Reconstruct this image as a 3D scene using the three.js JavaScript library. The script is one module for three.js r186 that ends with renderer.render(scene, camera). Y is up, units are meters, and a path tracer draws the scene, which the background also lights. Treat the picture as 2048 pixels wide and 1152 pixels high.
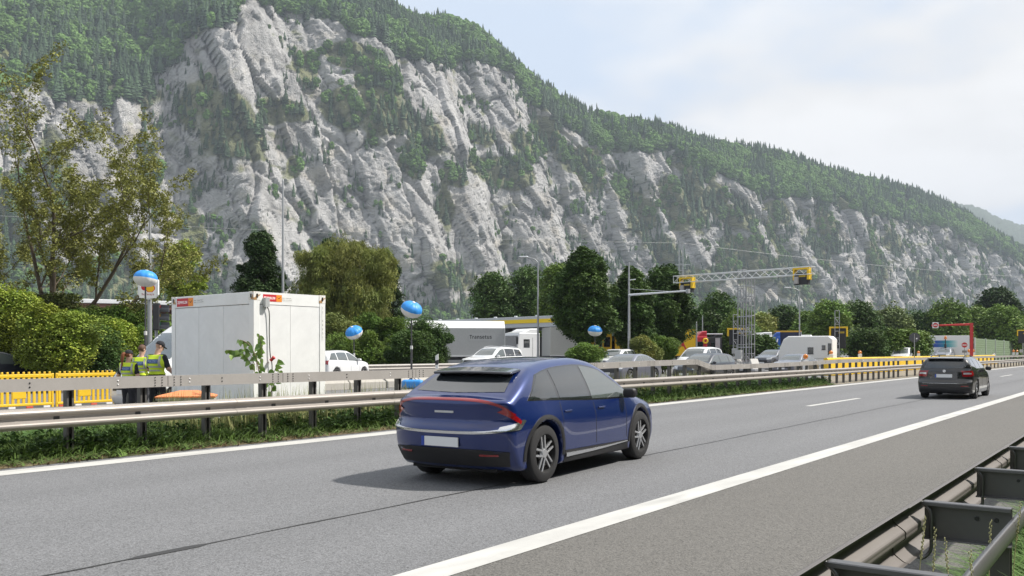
import * as THREE from 'three';
import { mergeGeometries } from 'three/addons/utils/BufferGeometryUtils.js';

// ---------------------------------------------------------------- camera, sky, sun, exposure
const EYE = 1.62, FOC = 1780, TH = Math.atan(1296 / FOC), CT = Math.cos(TH), ST = Math.sin(TH);
const scene = new THREE.Scene();
const camera = new THREE.PerspectiveCamera(2 * Math.atan(576 / FOC) * 180 / Math.PI, 2048 / 1152, 0.1, 12000);
camera.position.set(0, EYE, 0);
camera.rotation.y = TH;                                    // the road runs towards -z; the camera looks left across it
camera.setViewOffset(2048, 1152, 0, -128, 2048, 1152);     // shifted lens: verticals stay upright
const renderer = new THREE.WebGLRenderer({ antialias: true });
renderer.setSize(1024, 576);
renderer.toneMapping = THREE.LinearToneMapping;
renderer.toneMappingExposure = 1.42;
renderer.shadowMap.enabled = true;
renderer.shadowMap.type = THREE.PCFSoftShadowMap;

// seeded random numbers and noise
function rng(seed) { let a = seed >>> 0; return () => { a = (a + 0x6D2B79F5) | 0; let t = Math.imul(a ^ (a >>> 15), 1 | a); t = (t + Math.imul(t ^ (t >>> 7), 61 | t)) ^ t; return ((t ^ (t >>> 14)) >>> 0) / 4294967296; }; }
const PERM = (() => { const r = rng(77), p = [...Array(256).keys()]; for (let i = 255; i > 0; i--) { const j = Math.floor(r() * (i + 1)); [p[i], p[j]] = [p[j], p[i]]; } return new Uint8Array([...p, ...p, ...p]); })();
const fade = t => t * t * t * (t * (t * 6 - 15) + 10);
function gr(h, x, y, z) { const u = (h & 8) ? y : x, v = (h & 12) === 0 ? y : ((h & 12) === 12 ? x : z); return ((h & 1) ? -u : u) + ((h & 2) ? -v : v); }
function noise(x, y, z = 0) {
  const X = Math.floor(x), Y = Math.floor(y), Z = Math.floor(z); x -= X; y -= Y; z -= Z;
  const u = fade(x), v = fade(y), w = fade(z), A = PERM[X & 255] + (Y & 255), B = PERM[(X + 1) & 255] + (Y & 255), zz = Z & 255;
  const AA = PERM[A] + zz, AB = PERM[A + 1] + zz, BA = PERM[B] + zz, BB = PERM[B + 1] + zz;
  const l = (t, a, b) => a + t * (b - a);
  return l(w, l(v, l(u, gr(PERM[AA], x, y, z), gr(PERM[BA], x - 1, y, z)), l(u, gr(PERM[AB], x, y - 1, z), gr(PERM[BB], x - 1, y - 1, z))),
    l(v, l(u, gr(PERM[AA + 1], x, y, z - 1), gr(PERM[BA + 1], x - 1, y, z - 1)), l(u, gr(PERM[AB + 1], x, y - 1, z - 1), gr(PERM[BB + 1], x - 1, y - 1, z - 1))));
}
function fbm(x, y, z = 0, o = 4) { let s = 0, a = 0.5, t = 0; for (let i = 0; i < o; i++) { s += a * noise(x, y, z); t += a; x = x * 2.03 + 11.3; y = y * 2.03 + 5.7; z = z * 2.03 + 3.1; a *= 0.5; } return s / t; }
function ridged(x, y, z = 0, o = 4) { let s = 0, a = 0.5, t = 0; for (let i = 0; i < o; i++) { s += a * (1 - 2 * Math.abs(noise(x, y, z))); t += a; x = x * 2.1 + 7.3; y = y * 2.1 + 9.1; z = z * 2.1; a *= 0.5; } return s / t; }
const clamp = (x, a = 0, b = 1) => Math.min(b, Math.max(a, x)), lerp = (a, b, t) => a + (b - a) * t;
const smooth = (a, b, x) => { const t = clamp((x - a) / (b - a)); return t * t * (3 - 2 * t); };
// a smooth curve through [x, y] knots (monotone cubic)
function curve(k) {
  const n = k.length, d = [], m = [];
  for (let i = 0; i < n - 1; i++) d.push((k[i + 1][1] - k[i][1]) / (k[i + 1][0] - k[i][0]));
  for (let i = 0; i < n; i++) m.push(i === 0 ? d[0] : i === n - 1 ? d[n - 2] : d[i - 1] * d[i] <= 0 ? 0 : 2 * d[i - 1] * d[i] / (d[i - 1] + d[i]));
  return x => {
    if (x <= k[0][0]) return k[0][1]; if (x >= k[n - 1][0]) return k[n - 1][1];
    let i = 0; while (x > k[i + 1][0]) i++;
    const h = k[i + 1][0] - k[i][0], t = (x - k[i][0]) / h, t2 = t * t, t3 = t2 * t;
    return (2 * t3 - 3 * t2 + 1) * k[i][1] + (t3 - 2 * t2 + t) * h * m[i] + (3 * t2 - 2 * t3) * k[i + 1][1] + (t3 - t2) * h * m[i + 1];
  };
}
// surveyed places: (u) bearing column in the photo, (d) metres ahead -> a point of the ground
const place = (u, d, y = 0) => { const X = (u - 1024) / FOC * d; return new THREE.Vector3(-d * ST + X * CT, y, -d * CT - X * ST); };
const heightAt = (v, d) => EYE + (704 - v) / FOC * d;
const onX = (u, x) => { const t = (u - 1024) / FOC; return x / (-ST + t * CT); };       // metres ahead where that bearing meets the plane x

const SUN_AZ = 84 * Math.PI / 180, SUN_EL = 50 * Math.PI / 180;
const sunDir = (() => { const f = [-ST, -CT], r = [CT, -ST], c = Math.cos(SUN_AZ), s = Math.sin(SUN_AZ), e = Math.cos(SUN_EL); return new THREE.Vector3((f[0] * c + r[0] * s) * e, Math.sin(SUN_EL), (f[1] * c + r[1] * s) * e); })();
const sun = new THREE.DirectionalLight(new THREE.Color(1, 0.95, 0.88), 4.7);
sun.position.copy(sunDir).multiplyScalar(300); sun.castShadow = true; sun.shadow.radius = 5;
sun.shadow.mapSize.set(4096, 4096);
Object.assign(sun.shadow.camera, { left: -150, right: 150, top: 150, bottom: -150, near: 1, far: 900 });
sun.name = 'sun'; scene.add(sun, sun.target);
{ // sky: broken bright cloud with thin pale blue gaps
  const W = 1536, H = 768, a = new Float32Array(W * H * 4);
  for (let j = 0; j < H; j++) {
    const el = (j + 0.5) / H * Math.PI - Math.PI / 2, y = Math.sin(el), c = Math.cos(el);
    for (let i = 0; i < W; i++) {
      const az = ((i + 0.5) / W - 0.5) * 2 * Math.PI, x = c * Math.cos(az), z = c * Math.sin(az), yy = Math.max(y, 0) + 0.16;
      const px = x / yy, pz = z / yy;
      const n = fbm(px * 0.85 + 3.2, pz * 0.85 + 1.6, 2.2, 6) + 0.35 * fbm(px * 0.3 + 8, pz * 0.3, 5, 3);
      const n2 = fbm(px * 2.2, pz * 2.2, 7.7, 5);
      let cov = smooth(-0.16, 0.16, n + 0.22 * n2 + 0.035);
      const low = smooth(0.0, 0.25, y);                                   // haze at the horizon is paler
      const b = [lerp(0.60, 0.48, low), lerp(0.645, 0.57, low), lerp(0.70, 0.70, low)];
      const g = 0.665 + 0.085 * smooth(-0.3, 0.4, n2 + n * 0.6), w = [g * 1.0, g * 0.997, g * 0.995];
      cov = 0.1 + 0.9 * cov;
      const o = (j * W + i) * 4;
      for (let k = 0; k < 3; k++) a[o + k] = y < 0 ? 0.25 : lerp(b[k], w[k], cov);
      a[o + 3] = 1;
    }
  }
  const t = new THREE.DataTexture(a, W, H, THREE.RGBAFormat, THREE.FloatType);
  t.mapping = THREE.EquirectangularReflectionMapping; t.magFilter = t.minFilter = THREE.LinearFilter; t.wrapS = THREE.RepeatWrapping; t.needsUpdate = true;
  scene.background = t; scene.environment = t;
}

// ---------------------------------------------------------------- materials and helpers
const lin = (r, g, b) => new THREE.Color().setRGB(r, g, b === undefined ? g : b);
const std = (c, roughness = 0.8, metalness = 0, o = {}) => new THREE.MeshStandardMaterial({ color: Array.isArray(c) ? lin(...c) : new THREE.Color(c), roughness, metalness, ...o });
const phys = (c, o = {}) => new THREE.MeshPhysicalMaterial({ color: Array.isArray(c) ? lin(...c) : new THREE.Color(c), ...o });
function dataTex(n, f, srgb = false, rep) {                // f(x, y) in 0..1 -> [r, g, b]
  const a = new Uint8Array(n * n * 4);
  for (let j = 0; j < n; j++) for (let i = 0; i < n; i++) { const c = f(i / n, j / n), o = (j * n + i) * 4; for (let k = 0; k < 3; k++) a[o + k] = clamp(Array.isArray(c) ? c[k] : c) * 255; a[o + 3] = 255; }
  const t = new THREE.DataTexture(a, n, n); t.wrapS = t.wrapT = THREE.RepeatWrapping; t.magFilter = THREE.LinearFilter; t.minFilter = THREE.LinearMipmapLinearFilter; t.generateMipmaps = true;
  if (srgb) t.colorSpace = THREE.SRGBColorSpace; if (rep) t.repeat.set(rep, rep); t.needsUpdate = true; return t;
}
// tiling noise in 0..1
const tile = (x, y, f, z = 0) => { const a = x * 2 * Math.PI, b = y * 2 * Math.PI, r = f / (2 * Math.PI); return noise(Math.cos(a) * r + 20 + z, Math.sin(a) * r + Math.cos(b) * r + 31, Math.sin(b) * r + 7 + z * 3); };
function canvasTex(w, h, draw) { const c = document.createElement('canvas'); c.width = w; c.height = h; draw(c.getContext('2d'), w, h); const t = new THREE.CanvasTexture(c); t.colorSpace = THREE.SRGBColorSpace; return t; }
const grime = dataTex(512, (x, y) => { const n = 0.5 + 0.5 * tile(x, y, 7) + 0.35 * tile(x, y, 23, 4) + 0.2 * tile(x, y, 71, 9); return 0.90 + 0.10 * n; }, false);
const rough = dataTex(256, (x, y) => 0.6 + 0.3 * tile(x, y, 9, 2) + 0.2 * tile(x, y, 31, 5));

const taken = new Map();
function numbered(n) { const k = taken.get(n) || 0; taken.set(n, k + 1); return k ? `${n}_${String(k).padStart(3, '0')}` : n; }
const shade = o => { o.traverse(m => { if (m.isMesh) { m.castShadow = true; m.receiveShadow = true; } }); return o; };
function thing(name, label, category, pos = [0, 0, 0], turn = 0, group) {
  const o = new THREE.Group(); o.name = numbered(name); scene.add(o);
  o.position.set(...(pos.isVector3 ? pos.toArray() : pos)); o.rotation.y = turn; o.userData = { label, category }; if (group) o.userData.group = group;
  return o;
}
function part(parent, name, geo, mat, pos, rot, scale) {
  const m = new THREE.Mesh(geo, mat); m.name = name; if (pos) m.position.set(...pos); if (rot) m.rotation.set(...rot); if (scale) m.scale.set(...scale);
  m.castShadow = m.receiveShadow = true; parent.add(m); return m;
}
function single(name, label, category, geo, mat, pos = [0, 0, 0], turn = 0, group) {
  const m = part(scene, numbered(name), geo, mat, pos.isVector3 ? pos.toArray() : pos, [0, turn, 0]); m.userData = { label, category }; if (group) m.userData.group = group; return m;
}
function structure(name, geo, mat, kind = 'structure') { const m = part(scene, numbered(name), geo, mat); m.userData = { kind }; return m; }
function copyOf(src, label, pos, turn) { const r = src.clone(); r.name = numbered(src.name.replace(/_\d{3}$/, '')); r.userData = { ...src.userData, label }; r.position.set(...(pos.isVector3 ? pos.toArray() : pos)); if (turn !== undefined) r.rotation.y = turn; scene.add(r); return r; }

// geometry helpers; all keep position, normal, uv so that they can be merged
const box = (w, h, d, x = 0, y = 0, z = 0) => new THREE.BoxGeometry(w, h, d).translate(x, y, z);
const cyl = (r0, r1, h, n = 12, x = 0, y = 0, z = 0) => new THREE.CylinderGeometry(r0, r1, h, n).translate(x, y, z);
function bar(a, b, r, n = 8, r2 = r) {                      // round bar from a to b
  const A = new THREE.Vector3(...a), B = new THREE.Vector3(...b), d = B.clone().sub(A), g = new THREE.CylinderGeometry(r2, r, d.length(), n);
  return g.applyQuaternion(new THREE.Quaternion().setFromUnitVectors(new THREE.Vector3(0, 1, 0), d.clone().normalize())).translate((A.x + B.x) / 2, (A.y + B.y) / 2, (A.z + B.z) / 2);
}
function merge(list) { return mergeGeometries(list.map(g => { const q = g.index ? g.toNonIndexed() : g; for (const k of Object.keys(q.attributes)) if (!['position', 'normal', 'uv'].includes(k)) q.deleteAttribute(k); return q; })); }
function bbox(w, h, d, b = 0.02) {                          // bevelled box centred at the origin
  const s = new THREE.Shape([[-w / 2 + b, -h / 2 + b], [w / 2 - b, -h / 2 + b], [w / 2 - b, h / 2 - b], [-w / 2 + b, h / 2 - b]].map(p => new THREE.Vector2(...p)));
  return new THREE.ExtrudeGeometry(s, { depth: d - 2 * b, bevelThickness: b, bevelSize: b, bevelSegments: 2 }).translate(0, 0, -d / 2 + b);
}
const poly = pts => new THREE.Shape(pts.map(p => new THREE.Vector2(...p)));
function slab(pts, d, b = 0.02, seg = 2) { return new THREE.ExtrudeGeometry(poly(pts), { depth: d - 2 * b, bevelThickness: b, bevelSize: b, bevelOffset: -b, bevelSegments: seg }).translate(0, 0, b); } // outline in x, y; thickness 0..d along z
function tube(pts, r, n = 24, k = 6, closed = false) { return new THREE.TubeGeometry(new THREE.CatmullRomCurve3(pts.map(p => new THREE.Vector3(...p)), closed), n, r, k, closed); }
function mkGeo(pos, idx, nor, uv) {
  const g = new THREE.BufferGeometry(); g.setAttribute('position', new THREE.Float32BufferAttribute(pos, 3)); if (idx) g.setIndex(idx);
  if (nor) {
    g.setAttribute('normal', new THREE.Float32BufferAttribute(nor, 3));
    if (idx) { const q = g.index.array, d = (i, j, k) => pos[i * 3 + k] - pos[j * 3 + k]; for (let i = 0; i < q.length; i += 3) { const [a, b, c] = [q[i], q[i + 1], q[i + 2]], ux = d(b, a, 0), uy = d(b, a, 1), uz = d(b, a, 2), vx = d(c, a, 0), vy = d(c, a, 1), vz = d(c, a, 2); if ((uy * vz - uz * vy) * nor[a * 3] + (uz * vx - ux * vz) * nor[a * 3 + 1] + (ux * vy - uy * vx) * nor[a * 3 + 2] < 0) { q[i + 1] = c; q[i + 2] = b; } } }
  } else g.computeVertexNormals();
  g.setAttribute('uv', new THREE.Float32BufferAttribute(uv || new Float32Array(pos.length / 3 * 2), 2)); return g;
}
// ---------------------------------------------------------------- smooth solids from a distance-like field
const smin = (a, b, k) => { const h = Math.max(k - Math.abs(a - b), 0) / k; return Math.min(a, b) - h * h * k * 0.25; };
const smax = (a, b, k) => -smin(-a, -b, k);
function grad(f, x, y, z, e = 0.004) { const g = [f(x + e, y, z) - f(x - e, y, z), f(x, y + e, z) - f(x, y - e, z), f(x, y, z + e) - f(x, y, z - e)], l = Math.hypot(...g) || 1; return [g[0] / l, g[1] / l, g[2] / l, l / (2 * e)]; }
function nets(f, lo, hi, cell, fix = 2, ne = 0.004) {      // surface nets
  const c = Array.isArray(cell) ? cell : [cell, cell, cell], n = [0, 1, 2].map(i => Math.ceil((hi[i] - lo[i]) / c[i]) + 1), [nx, ny, nz] = n, F = new Float32Array(nx * ny * nz);
  const at = (i, j, k) => (k * ny + j) * nx + i;
  for (let k = 0; k < nz; k++) for (let j = 0; j < ny; j++) for (let i = 0; i < nx; i++) F[at(i, j, k)] = f(lo[0] + i * c[0], lo[1] + j * c[1], lo[2] + k * c[2]);
  const V = new Int32Array(nx * ny * nz).fill(-1), pos = [], nor = [], idx = [];
  for (let k = 0; k < nz - 1; k++) for (let j = 0; j < ny - 1; j++) for (let i = 0; i < nx - 1; i++) {
    let sx = 0, sy = 0, sz = 0, m = 0;
    const v = [F[at(i, j, k)], F[at(i + 1, j, k)], F[at(i, j + 1, k)], F[at(i + 1, j + 1, k)], F[at(i, j, k + 1)], F[at(i + 1, j, k + 1)], F[at(i, j + 1, k + 1)], F[at(i + 1, j + 1, k + 1)]];
    for (let e = 0; e < 12; e++) {
      const ax = e >> 2, r = e & 3, p = ax === 0 ? (r << 1) : ax === 1 ? ((r & 1) | ((r & 2) << 1)) : r, q = p | (1 << ax), a = v[p], b = v[q];
      if ((a < 0) === (b < 0)) continue;
      const t = a / (a - b); m++;
      sx += (p & 1) + (ax === 0 ? t : 0); sy += ((p >> 1) & 1) + (ax === 1 ? t : 0); sz += ((p >> 2) & 1) + (ax === 2 ? t : 0);
    }
    if (!m) continue;
    let x = lo[0] + (i + sx / m) * c[0], y = lo[1] + (j + sy / m) * c[1], z = lo[2] + (k + sz / m) * c[2], g;
    for (let r = 0; r < fix; r++) { g = grad(f, x, y, z, ne); const d = clamp(f(x, y, z) / Math.max(g[3], 0.3), -c[0], c[0]); x -= g[0] * d; y -= g[1] * d; z -= g[2] * d; }
    g = grad(f, x, y, z, ne);
    V[at(i, j, k)] = pos.length / 3; pos.push(x, y, z); nor.push(g[0], g[1], g[2]);
  }
  const quad = (a, b, cc, d, flip) => { if (a < 0 || b < 0 || cc < 0 || d < 0) return; flip ? idx.push(a, cc, b, a, d, cc) : idx.push(a, b, cc, a, cc, d); };
  for (let k = 1; k < nz - 1; k++) for (let j = 1; j < ny - 1; j++) for (let i = 1; i < nx - 1; i++) {
    const s = F[at(i, j, k)] < 0;
    if (s !== F[at(i + 1, j, k)] < 0) quad(V[at(i, j - 1, k - 1)], V[at(i, j, k - 1)], V[at(i, j, k)], V[at(i, j - 1, k)], !s);
    if (s !== F[at(i, j + 1, k)] < 0) quad(V[at(i - 1, j, k - 1)], V[at(i - 1, j, k)], V[at(i, j, k)], V[at(i, j, k - 1)], !s);
    if (s !== F[at(i, j, k + 1)] < 0) quad(V[at(i - 1, j - 1, k)], V[at(i, j - 1, k)], V[at(i, j, k)], V[at(i - 1, j, k)], !s);
  }
  return mkGeo(pos, idx, nor);
}
// a sheet laid on the field's surface, seen along an axis: axis 'z' looks along -z (side +1 or -1), 'x' likewise, 'y' from above
function castField(f, axis, side, a, b, from, to) {
  const p = t => axis === 'z' ? [a, b, side * t] : axis === 'x' ? [side * t, b, a] : [a, side * t, b];
  let t0 = from, v0 = f(...p(t0));
  for (let t = from - 0.02; t >= to; t -= 0.02) { const v = f(...p(t)); if (v < 0) { let lo = t, hi = t0; for (let i = 0; i < 14; i++) { const m = (lo + hi) / 2; f(...p(m)) < 0 ? lo = m : hi = m; } return p((lo + hi) / 2); } t0 = t; v0 = v; }
  return null;
}
function patch(f, axis, side, outline, off = 0.006, rings = 6, res = 0.06, from = 3, to = -1) {
  const cx = outline.reduce((s, p) => s + p[0], 0) / outline.length, cy = outline.reduce((s, p) => s + p[1], 0) / outline.length, edge = [];
  outline.forEach((p, i) => { const q = outline[(i + 1) % outline.length], n = Math.max(1, Math.round(Math.hypot(q[0] - p[0], q[1] - p[1]) / res)); for (let k = 0; k < n; k++) edge.push([lerp(p[0], q[0], k / n), lerp(p[1], q[1], k / n)]); });
  const pos = [], nor = [], idx = [], n = edge.length; let last = [0, 0, 0];
  const put = (a, b, o) => { const h = castField(f, axis, side, a, b, from, to) || last; last = h; const g = grad(f, ...h); pos.push(h[0] + g[0] * o, h[1] + g[1] * o, h[2] + g[2] * o); nor.push(g[0], g[1], g[2]); };
  for (const p of edge) put(p[0], p[1], -0.012);
  for (let r = 0; r < rings; r++) { const t = r / rings; for (const p of edge) put(lerp(p[0], cx, t), lerp(p[1], cy, t), off); }
  put(cx, cy, off);
  for (let r = 0; r < rings; r++) for (let i = 0; i < n; i++) { const j = (i + 1) % n, a = r * n + i, b = r * n + j, c = (r + 1) * n + j, d = (r + 1) * n + i; idx.push(a, b, c, a, c, d); }
  for (let i = 0; i < n; i++) idx.push(rings * n + i, rings * n + (i + 1) % n, (rings + 1) * n);
  return mkGeo(pos, idx, nor);
}
function sheet(f, axis, side, a0, a1, b0, b1, na = 8, nb = 6, off = 0.006, from = 3, to = -1) {   // rectangular, with uv 0..1
  const pos = [], nor = [], uv = [], idx = []; let last = [0, 0, 0];
  for (let j = 0; j <= nb; j++) for (let i = 0; i <= na; i++) { const a = lerp(a0, a1, i / na), b = lerp(b0, b1, j / nb), h = castField(f, axis, side, a, b, from, to) || last; last = h; const g = grad(f, ...h); pos.push(h[0] + g[0] * off, h[1] + g[1] * off, h[2] + g[2] * off); nor.push(g[0], g[1], g[2]); uv.push(i / na, j / nb); }
  for (let j = 0; j < nb; j++) for (let i = 0; i < na; i++) { const p = j * (na + 1) + i; idx.push(p, p + 1, p + na + 2, p, p + na + 2, p + na + 1); }
  return mkGeo(pos, idx, nor, uv);
}
// ---------------------------------------------------------------- ground and road
const lotY = (x, z = 0) => 0.22 * smooth(-19, -28, x) + 0.35 * smooth(-60, -120, z) * smooth(-19.3, -21, x);              // the rest area lies a little higher than the carriageway
const asphaltBits = dataTex(1024, (() => { const r = rng(5); const a = new Float32Array(1024 * 1024); for (let i = 0; i < a.length; i++) a[i] = r(); return (x, y) => { const i = Math.floor(x * 1024), j = Math.floor(y * 1024), g = (p, q) => a[((q & 1023) << 10) | (p & 1023)]; const s = (g(i, j) * 2 + g(i + 1, j) + g(i, j + 1) + g(i - 1, j) + g(i, j - 1)) / 6; const big = g((i >> 1) + 300, (j >> 1) + 77) ** 6; const mid = g((i >> 1) + 40, (j >> 1) + 500), co = g((i >> 2) + 700, (j >> 2) + 130); return clamp(0.22 + 0.42 * s + 0.34 * mid + 0.22 * co + 0.45 * big - 0.2 * (g((i >> 2) + 9, j >> 2) ** 5)); }; })(), false);
function aspMat(c, rep, bump = 0.004) { const m = asphaltBits.clone(); m.repeat.set(rep, rep); m.needsUpdate = true; return new THREE.MeshStandardMaterial({ color: lin(...c), map: m, bumpMap: m, bumpScale: bump, roughness: 0.86, vertexColors: true }); }
function strip(x0, x1, z0, z1, nx, nz, y, tint, power = 1) {        // z0 > z1; rows get longer with distance
  const pos = [], uv = [], col = [], idx = [];
  for (let j = 0; j <= nz; j++) for (let i = 0; i <= nx; i++) {
    const x = lerp(x0, x1, i / nx), z = lerp(z0, z1, Math.pow(j / nz, power)), t = tint ? tint(x, z) : 1, c = Array.isArray(t) ? t : [t, t, t];
    pos.push(x, typeof y === 'function' ? y(x, z) : y, z); uv.push(x, z); col.push(...c);
  }
  for (let j = 0; j < nz; j++) for (let i = 0; i < nx; i++) { const p = j * (nx + 1) + i; idx.push(p, p + 1, p + nx + 2, p, p + nx + 2, p + nx + 1); }
  const g = mkGeo(pos, idx, null, uv); g.setAttribute('color', new THREE.Float32BufferAttribute(col, 3));
  if (g.attributes.normal.getY(0) < 0) { const q = g.index.array; for (let i = 0; i < q.length; i += 3) [q[i], q[i + 1]] = [q[i + 1], q[i]]; g.computeVertexNormals(); }
  return g;
}
{
  const wear = (x, z) => {                                   // polished wheel tracks, joints between paving passes
    const d = -x; let w = 1 + 0.05 * fbm(x * 0.7, z * 0.06, 1, 4) + 0.06 * fbm(x * 1.5, z * 0.25, 4, 4);
    for (const c of [5.35, 7.35, 9.5, 11.4]) w += 0.05 * Math.exp(-(((d - c) / 0.38) ** 2));
    for (const c of [6.4, 10.4]) w -= 0.045 * Math.exp(-(((d - c) / 0.35) ** 2));
    return [w * 0.985, w * 0.995, w * 1.02];
  };
  structure('carriageway', strip(-12.95, -4.3, 25, -620, 60, 500, 0, wear, 1.8), aspMat([0.205, 0.206, 0.208], 0.22, 0.006));
  structure('hard_shoulder', strip(-4.3, -0.98, 25, -620, 26, 500, 0, (x, z) => { const w = 0.97 + 0.09 * fbm(x * 0.8, z * 0.1, 3, 4) + 0.07 * fbm(x * 2, z * 0.7, 8, 3); return [w * 1.02, w, w * 0.965]; }, 1.8), aspMat([0.165, 0.161, 0.153], 0.22, 0.006));
  const paint = std([0.52, 0.515, 0.49], 0.7, 0, { map: (() => { const t = grime.clone(); t.repeat.set(0.8, 0.8); t.needsUpdate = true; return t; })(), vertexColors: true });
  const rag = (x, z) => 0.95 + 0.4 * fbm(x * 6, z * 1.4, 2, 4);
  structure('edge_line', strip(-4.48, -4.15, 20, -600, 3, 500, 0.004, rag, 1.8), paint);
  structure('edge_line', strip(-12.72, -12.25, 20, -600, 3, 500, 0.004, rag, 1.8), paint);
  for (const k of [9.9, 26.7, 46, 66.5, 87, 107, 127, 147]) structure('lane_dash', strip(-8.6, -8.42, -k, -(k + 5.6), 2, 12, 0.004, rag), paint);
  { // tar-sealed joint along the right lane: a wavering dark band with a few blobs
    const pos = [], idx = []; let n = 0;
    for (let s = -3; s < 60; s += 0.12) { const c = -6.5 + 0.035 * noise(s * 0.5, 3) + 0.012 * noise(s * 3, 9), w = 0.013 + 0.011 * noise(s * 1.3, 5) + 0.035 * Math.max(0, noise(s * 0.9, 11) - 0.35) + (Math.abs(s - 4.2) < 0.28 ? 0.035 : 0); pos.push(c - Math.max(w, 0.004), 0.0045, -s, c + Math.max(w, 0.004), 0.0045, -s); if (n) { const b = (n - 1) * 2; idx.push(b, b + 1, b + 3, b, b + 3, b + 2); } n++; }
    const g = mkGeo(pos, idx); structure('tar_seam', g, std([0.035, 0.035, 0.036], 0.55, 0, { side: THREE.DoubleSide }));
  }
  const soilTex = dataTex(512, (x, y) => { const n = tile(x, y, 12) * 0.5 + tile(x, y, 41, 3) * 0.35 + tile(x, y, 120, 6) * 0.3; return [0.62 + 0.4 * n, 0.6 + 0.4 * n, 0.55 + 0.4 * n]; });
  const soil = new THREE.MeshStandardMaterial({ color: lin(0.30, 0.25, 0.17), map: soilTex, bumpMap: soilTex, bumpScale: 0.03, roughness: 1, vertexColors: true });
  soilTex.repeat.set(0.6, 0.6);
  const verge = (x, z) => { const g = smooth(-0.15, 0.3, fbm(x * 0.9, z * 0.35, 3, 3) + smooth(-12.95, -13.6, x) * 0.7), gravel = smooth(-40, -46, z); return [lerp(lerp(1, 0.35, g), 1.2, gravel), lerp(lerp(0.95, 0.55, g), 1.3, gravel), lerp(lerp(0.9, 0.28, g), 1.6, gravel)]; };
  structure('median_verge', strip(-17.5, -12.95, 25, -620, 24, 420, (x, z) => { const t = (x + 17.5) / 4.55; return 0.005 + 0.10 * Math.sin(Math.PI * clamp(t)) * smooth(-46, -38, z) + 0.02 * noise(x * 2, z * 0.8) * Math.sin(Math.PI * clamp(t)); }, verge, 1.8), soil);
  structure('roadside_verge', strip(-0.98, 14, 25, -620, 20, 300, (x, z) => x < -0.9 ? 0.002 : 0.03 + 0.04 * noise(x, z * 0.5) - 0.06 * Math.max(0, x - 1), (x, z) => x < -0.8 ? [0.9, 0.95, 1.1] : [0.4, 0.55, 0.3], 1.8), soil);
  structure('rest_area_paving', strip(-95, -17.5, 60, -420, 40, 160, (x, z) => lotY(x, z) + 0.004, (x, z) => 1 + 0.12 * fbm(x * 0.12, z * 0.12, 6, 4), 1.3), aspMat([0.20, 0.20, 0.205], 0.35));
  const field = new THREE.MeshStandardMaterial({ color: lin(0.075, 0.10, 0.035), map: soilTex, roughness: 1, vertexColors: true });
  structure('valley_ground', strip(-4200, 1800, 900, -6200, 90, 110, -0.05, (x, z) => 1 + 0.3 * fbm(x * 0.01, z * 0.01, 2, 4)), field);
}

// ---------------------------------------------------------------- the mountain
const MB = { X: -760, D: 640, dx: 0.858, dd: 0.514 };       // foot line, in metres right of and ahead of the camera
const camWorld = (X, D, y) => [-D * ST + X * CT, y, -D * CT - X * ST];
const footAt = (u, back) => { const t = (u - 1024) / FOC; return (t * (MB.D + MB.dx * back) - MB.X + MB.dd * back) / (MB.dx - MB.dd * t); };
const aheadAt = (a, back) => MB.D + MB.dd * a + MB.dx * back;
const knots = (list, back, dv = 0) => curve(list.map(([u, v]) => { const b = typeof back === 'number' ? back : back(u), a = footAt(u, b); return [a, heightAt(v + dv, aheadAt(a, b))]; }).sort((p, q) => p[0] - q[0]));
const hTalus = knots([[-300, 520], [0, 535], [120, 520], [250, 505], [400, 555], [500, 575], [700, 575], [850, 590], [980, 560], [1100, 545], [1200, 540], [1300, 530], [1400, 555], [1500, 575], [1700, 600], [2048, 600], [2500, 650]], 90, 26);
const hCliff = knots([[-300, 190], [0, 185], [200, 205], [290, 165], [350, 110], [430, 60], [520, 5], [640, 20], [700, 55], [800, 100], [880, 120], [1000, 108], [1060, 130], [1130, 215], [1200, 270], [1290, 305], [1350, 300], [1420, 345], [1500, 395], [1600, 405], [1700, 435], [1850, 455], [1950, 500], [2048, 565], [2200, 600], [2500, 660]], u => u < 300 ? 180 : 210);
const hRidge = knots([[-300, -190], [300, -110], [640, -45], [775, 12], [830, 28], [940, 43], [1000, 62], [1060, 108], [1140, 180], [1240, 250], [1330, 276], [1500, 312], [1700, 364], [1850, 402], [1930, 440], [2000, 512], [2048, 548], [2150, 610], [2500, 680]], u => u < 500 ? 470 : u < 1100 ? 330 : 300);
function profile(a, q) {                                     // [set-back, height] at share q of the slope
  const t = hTalus(a), c = Math.max(hCliff(a), t + 15), r = Math.max(hRidge(a), c + 8);
  const s1 = t * 1.6, s2 = s1 + (c - t) * 0.36, s3 = s2 + (r - c) * 1.15;
  if (q < 0.16) { const k = q / 0.16; return [s1 * k, t * k * (0.75 + 0.25 * k)]; }
  if (q < 0.72) { const k = (q - 0.16) / 0.56; return [lerp(s1, s2, k), lerp(t, c, k)]; }
  if (q < 0.95) { const k = (q - 0.72) / 0.23; return [lerp(s2, s3, k), lerp(c, r, Math.sin(k * Math.PI / 2) * 0.35 + k * 0.65)]; }
  const k = (q - 0.95) / 0.05; return [s3 + 120 * k, r - 60 * k * k];
}
const BUTT = [[490, 26, 45], [380, -20, 35], [255, 22, 45], [160, 12, 30], [700, 10, 90], [640, -10, 28], [838, 16, 26], [868, -14, 22], [955, 24, 50], [1010, -14, 26], [1110, 16, 40], [1175, -10, 28], [1275, 14, 40], [1352, 20, 16], [1338, -18, 16], [1395, 14, 14], [1500, 14, 60], [1700, 12, 80], [1660, -10, 25]].map(([u, m, w]) => [footAt(u, 150), m, w * 1.1]);
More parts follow.
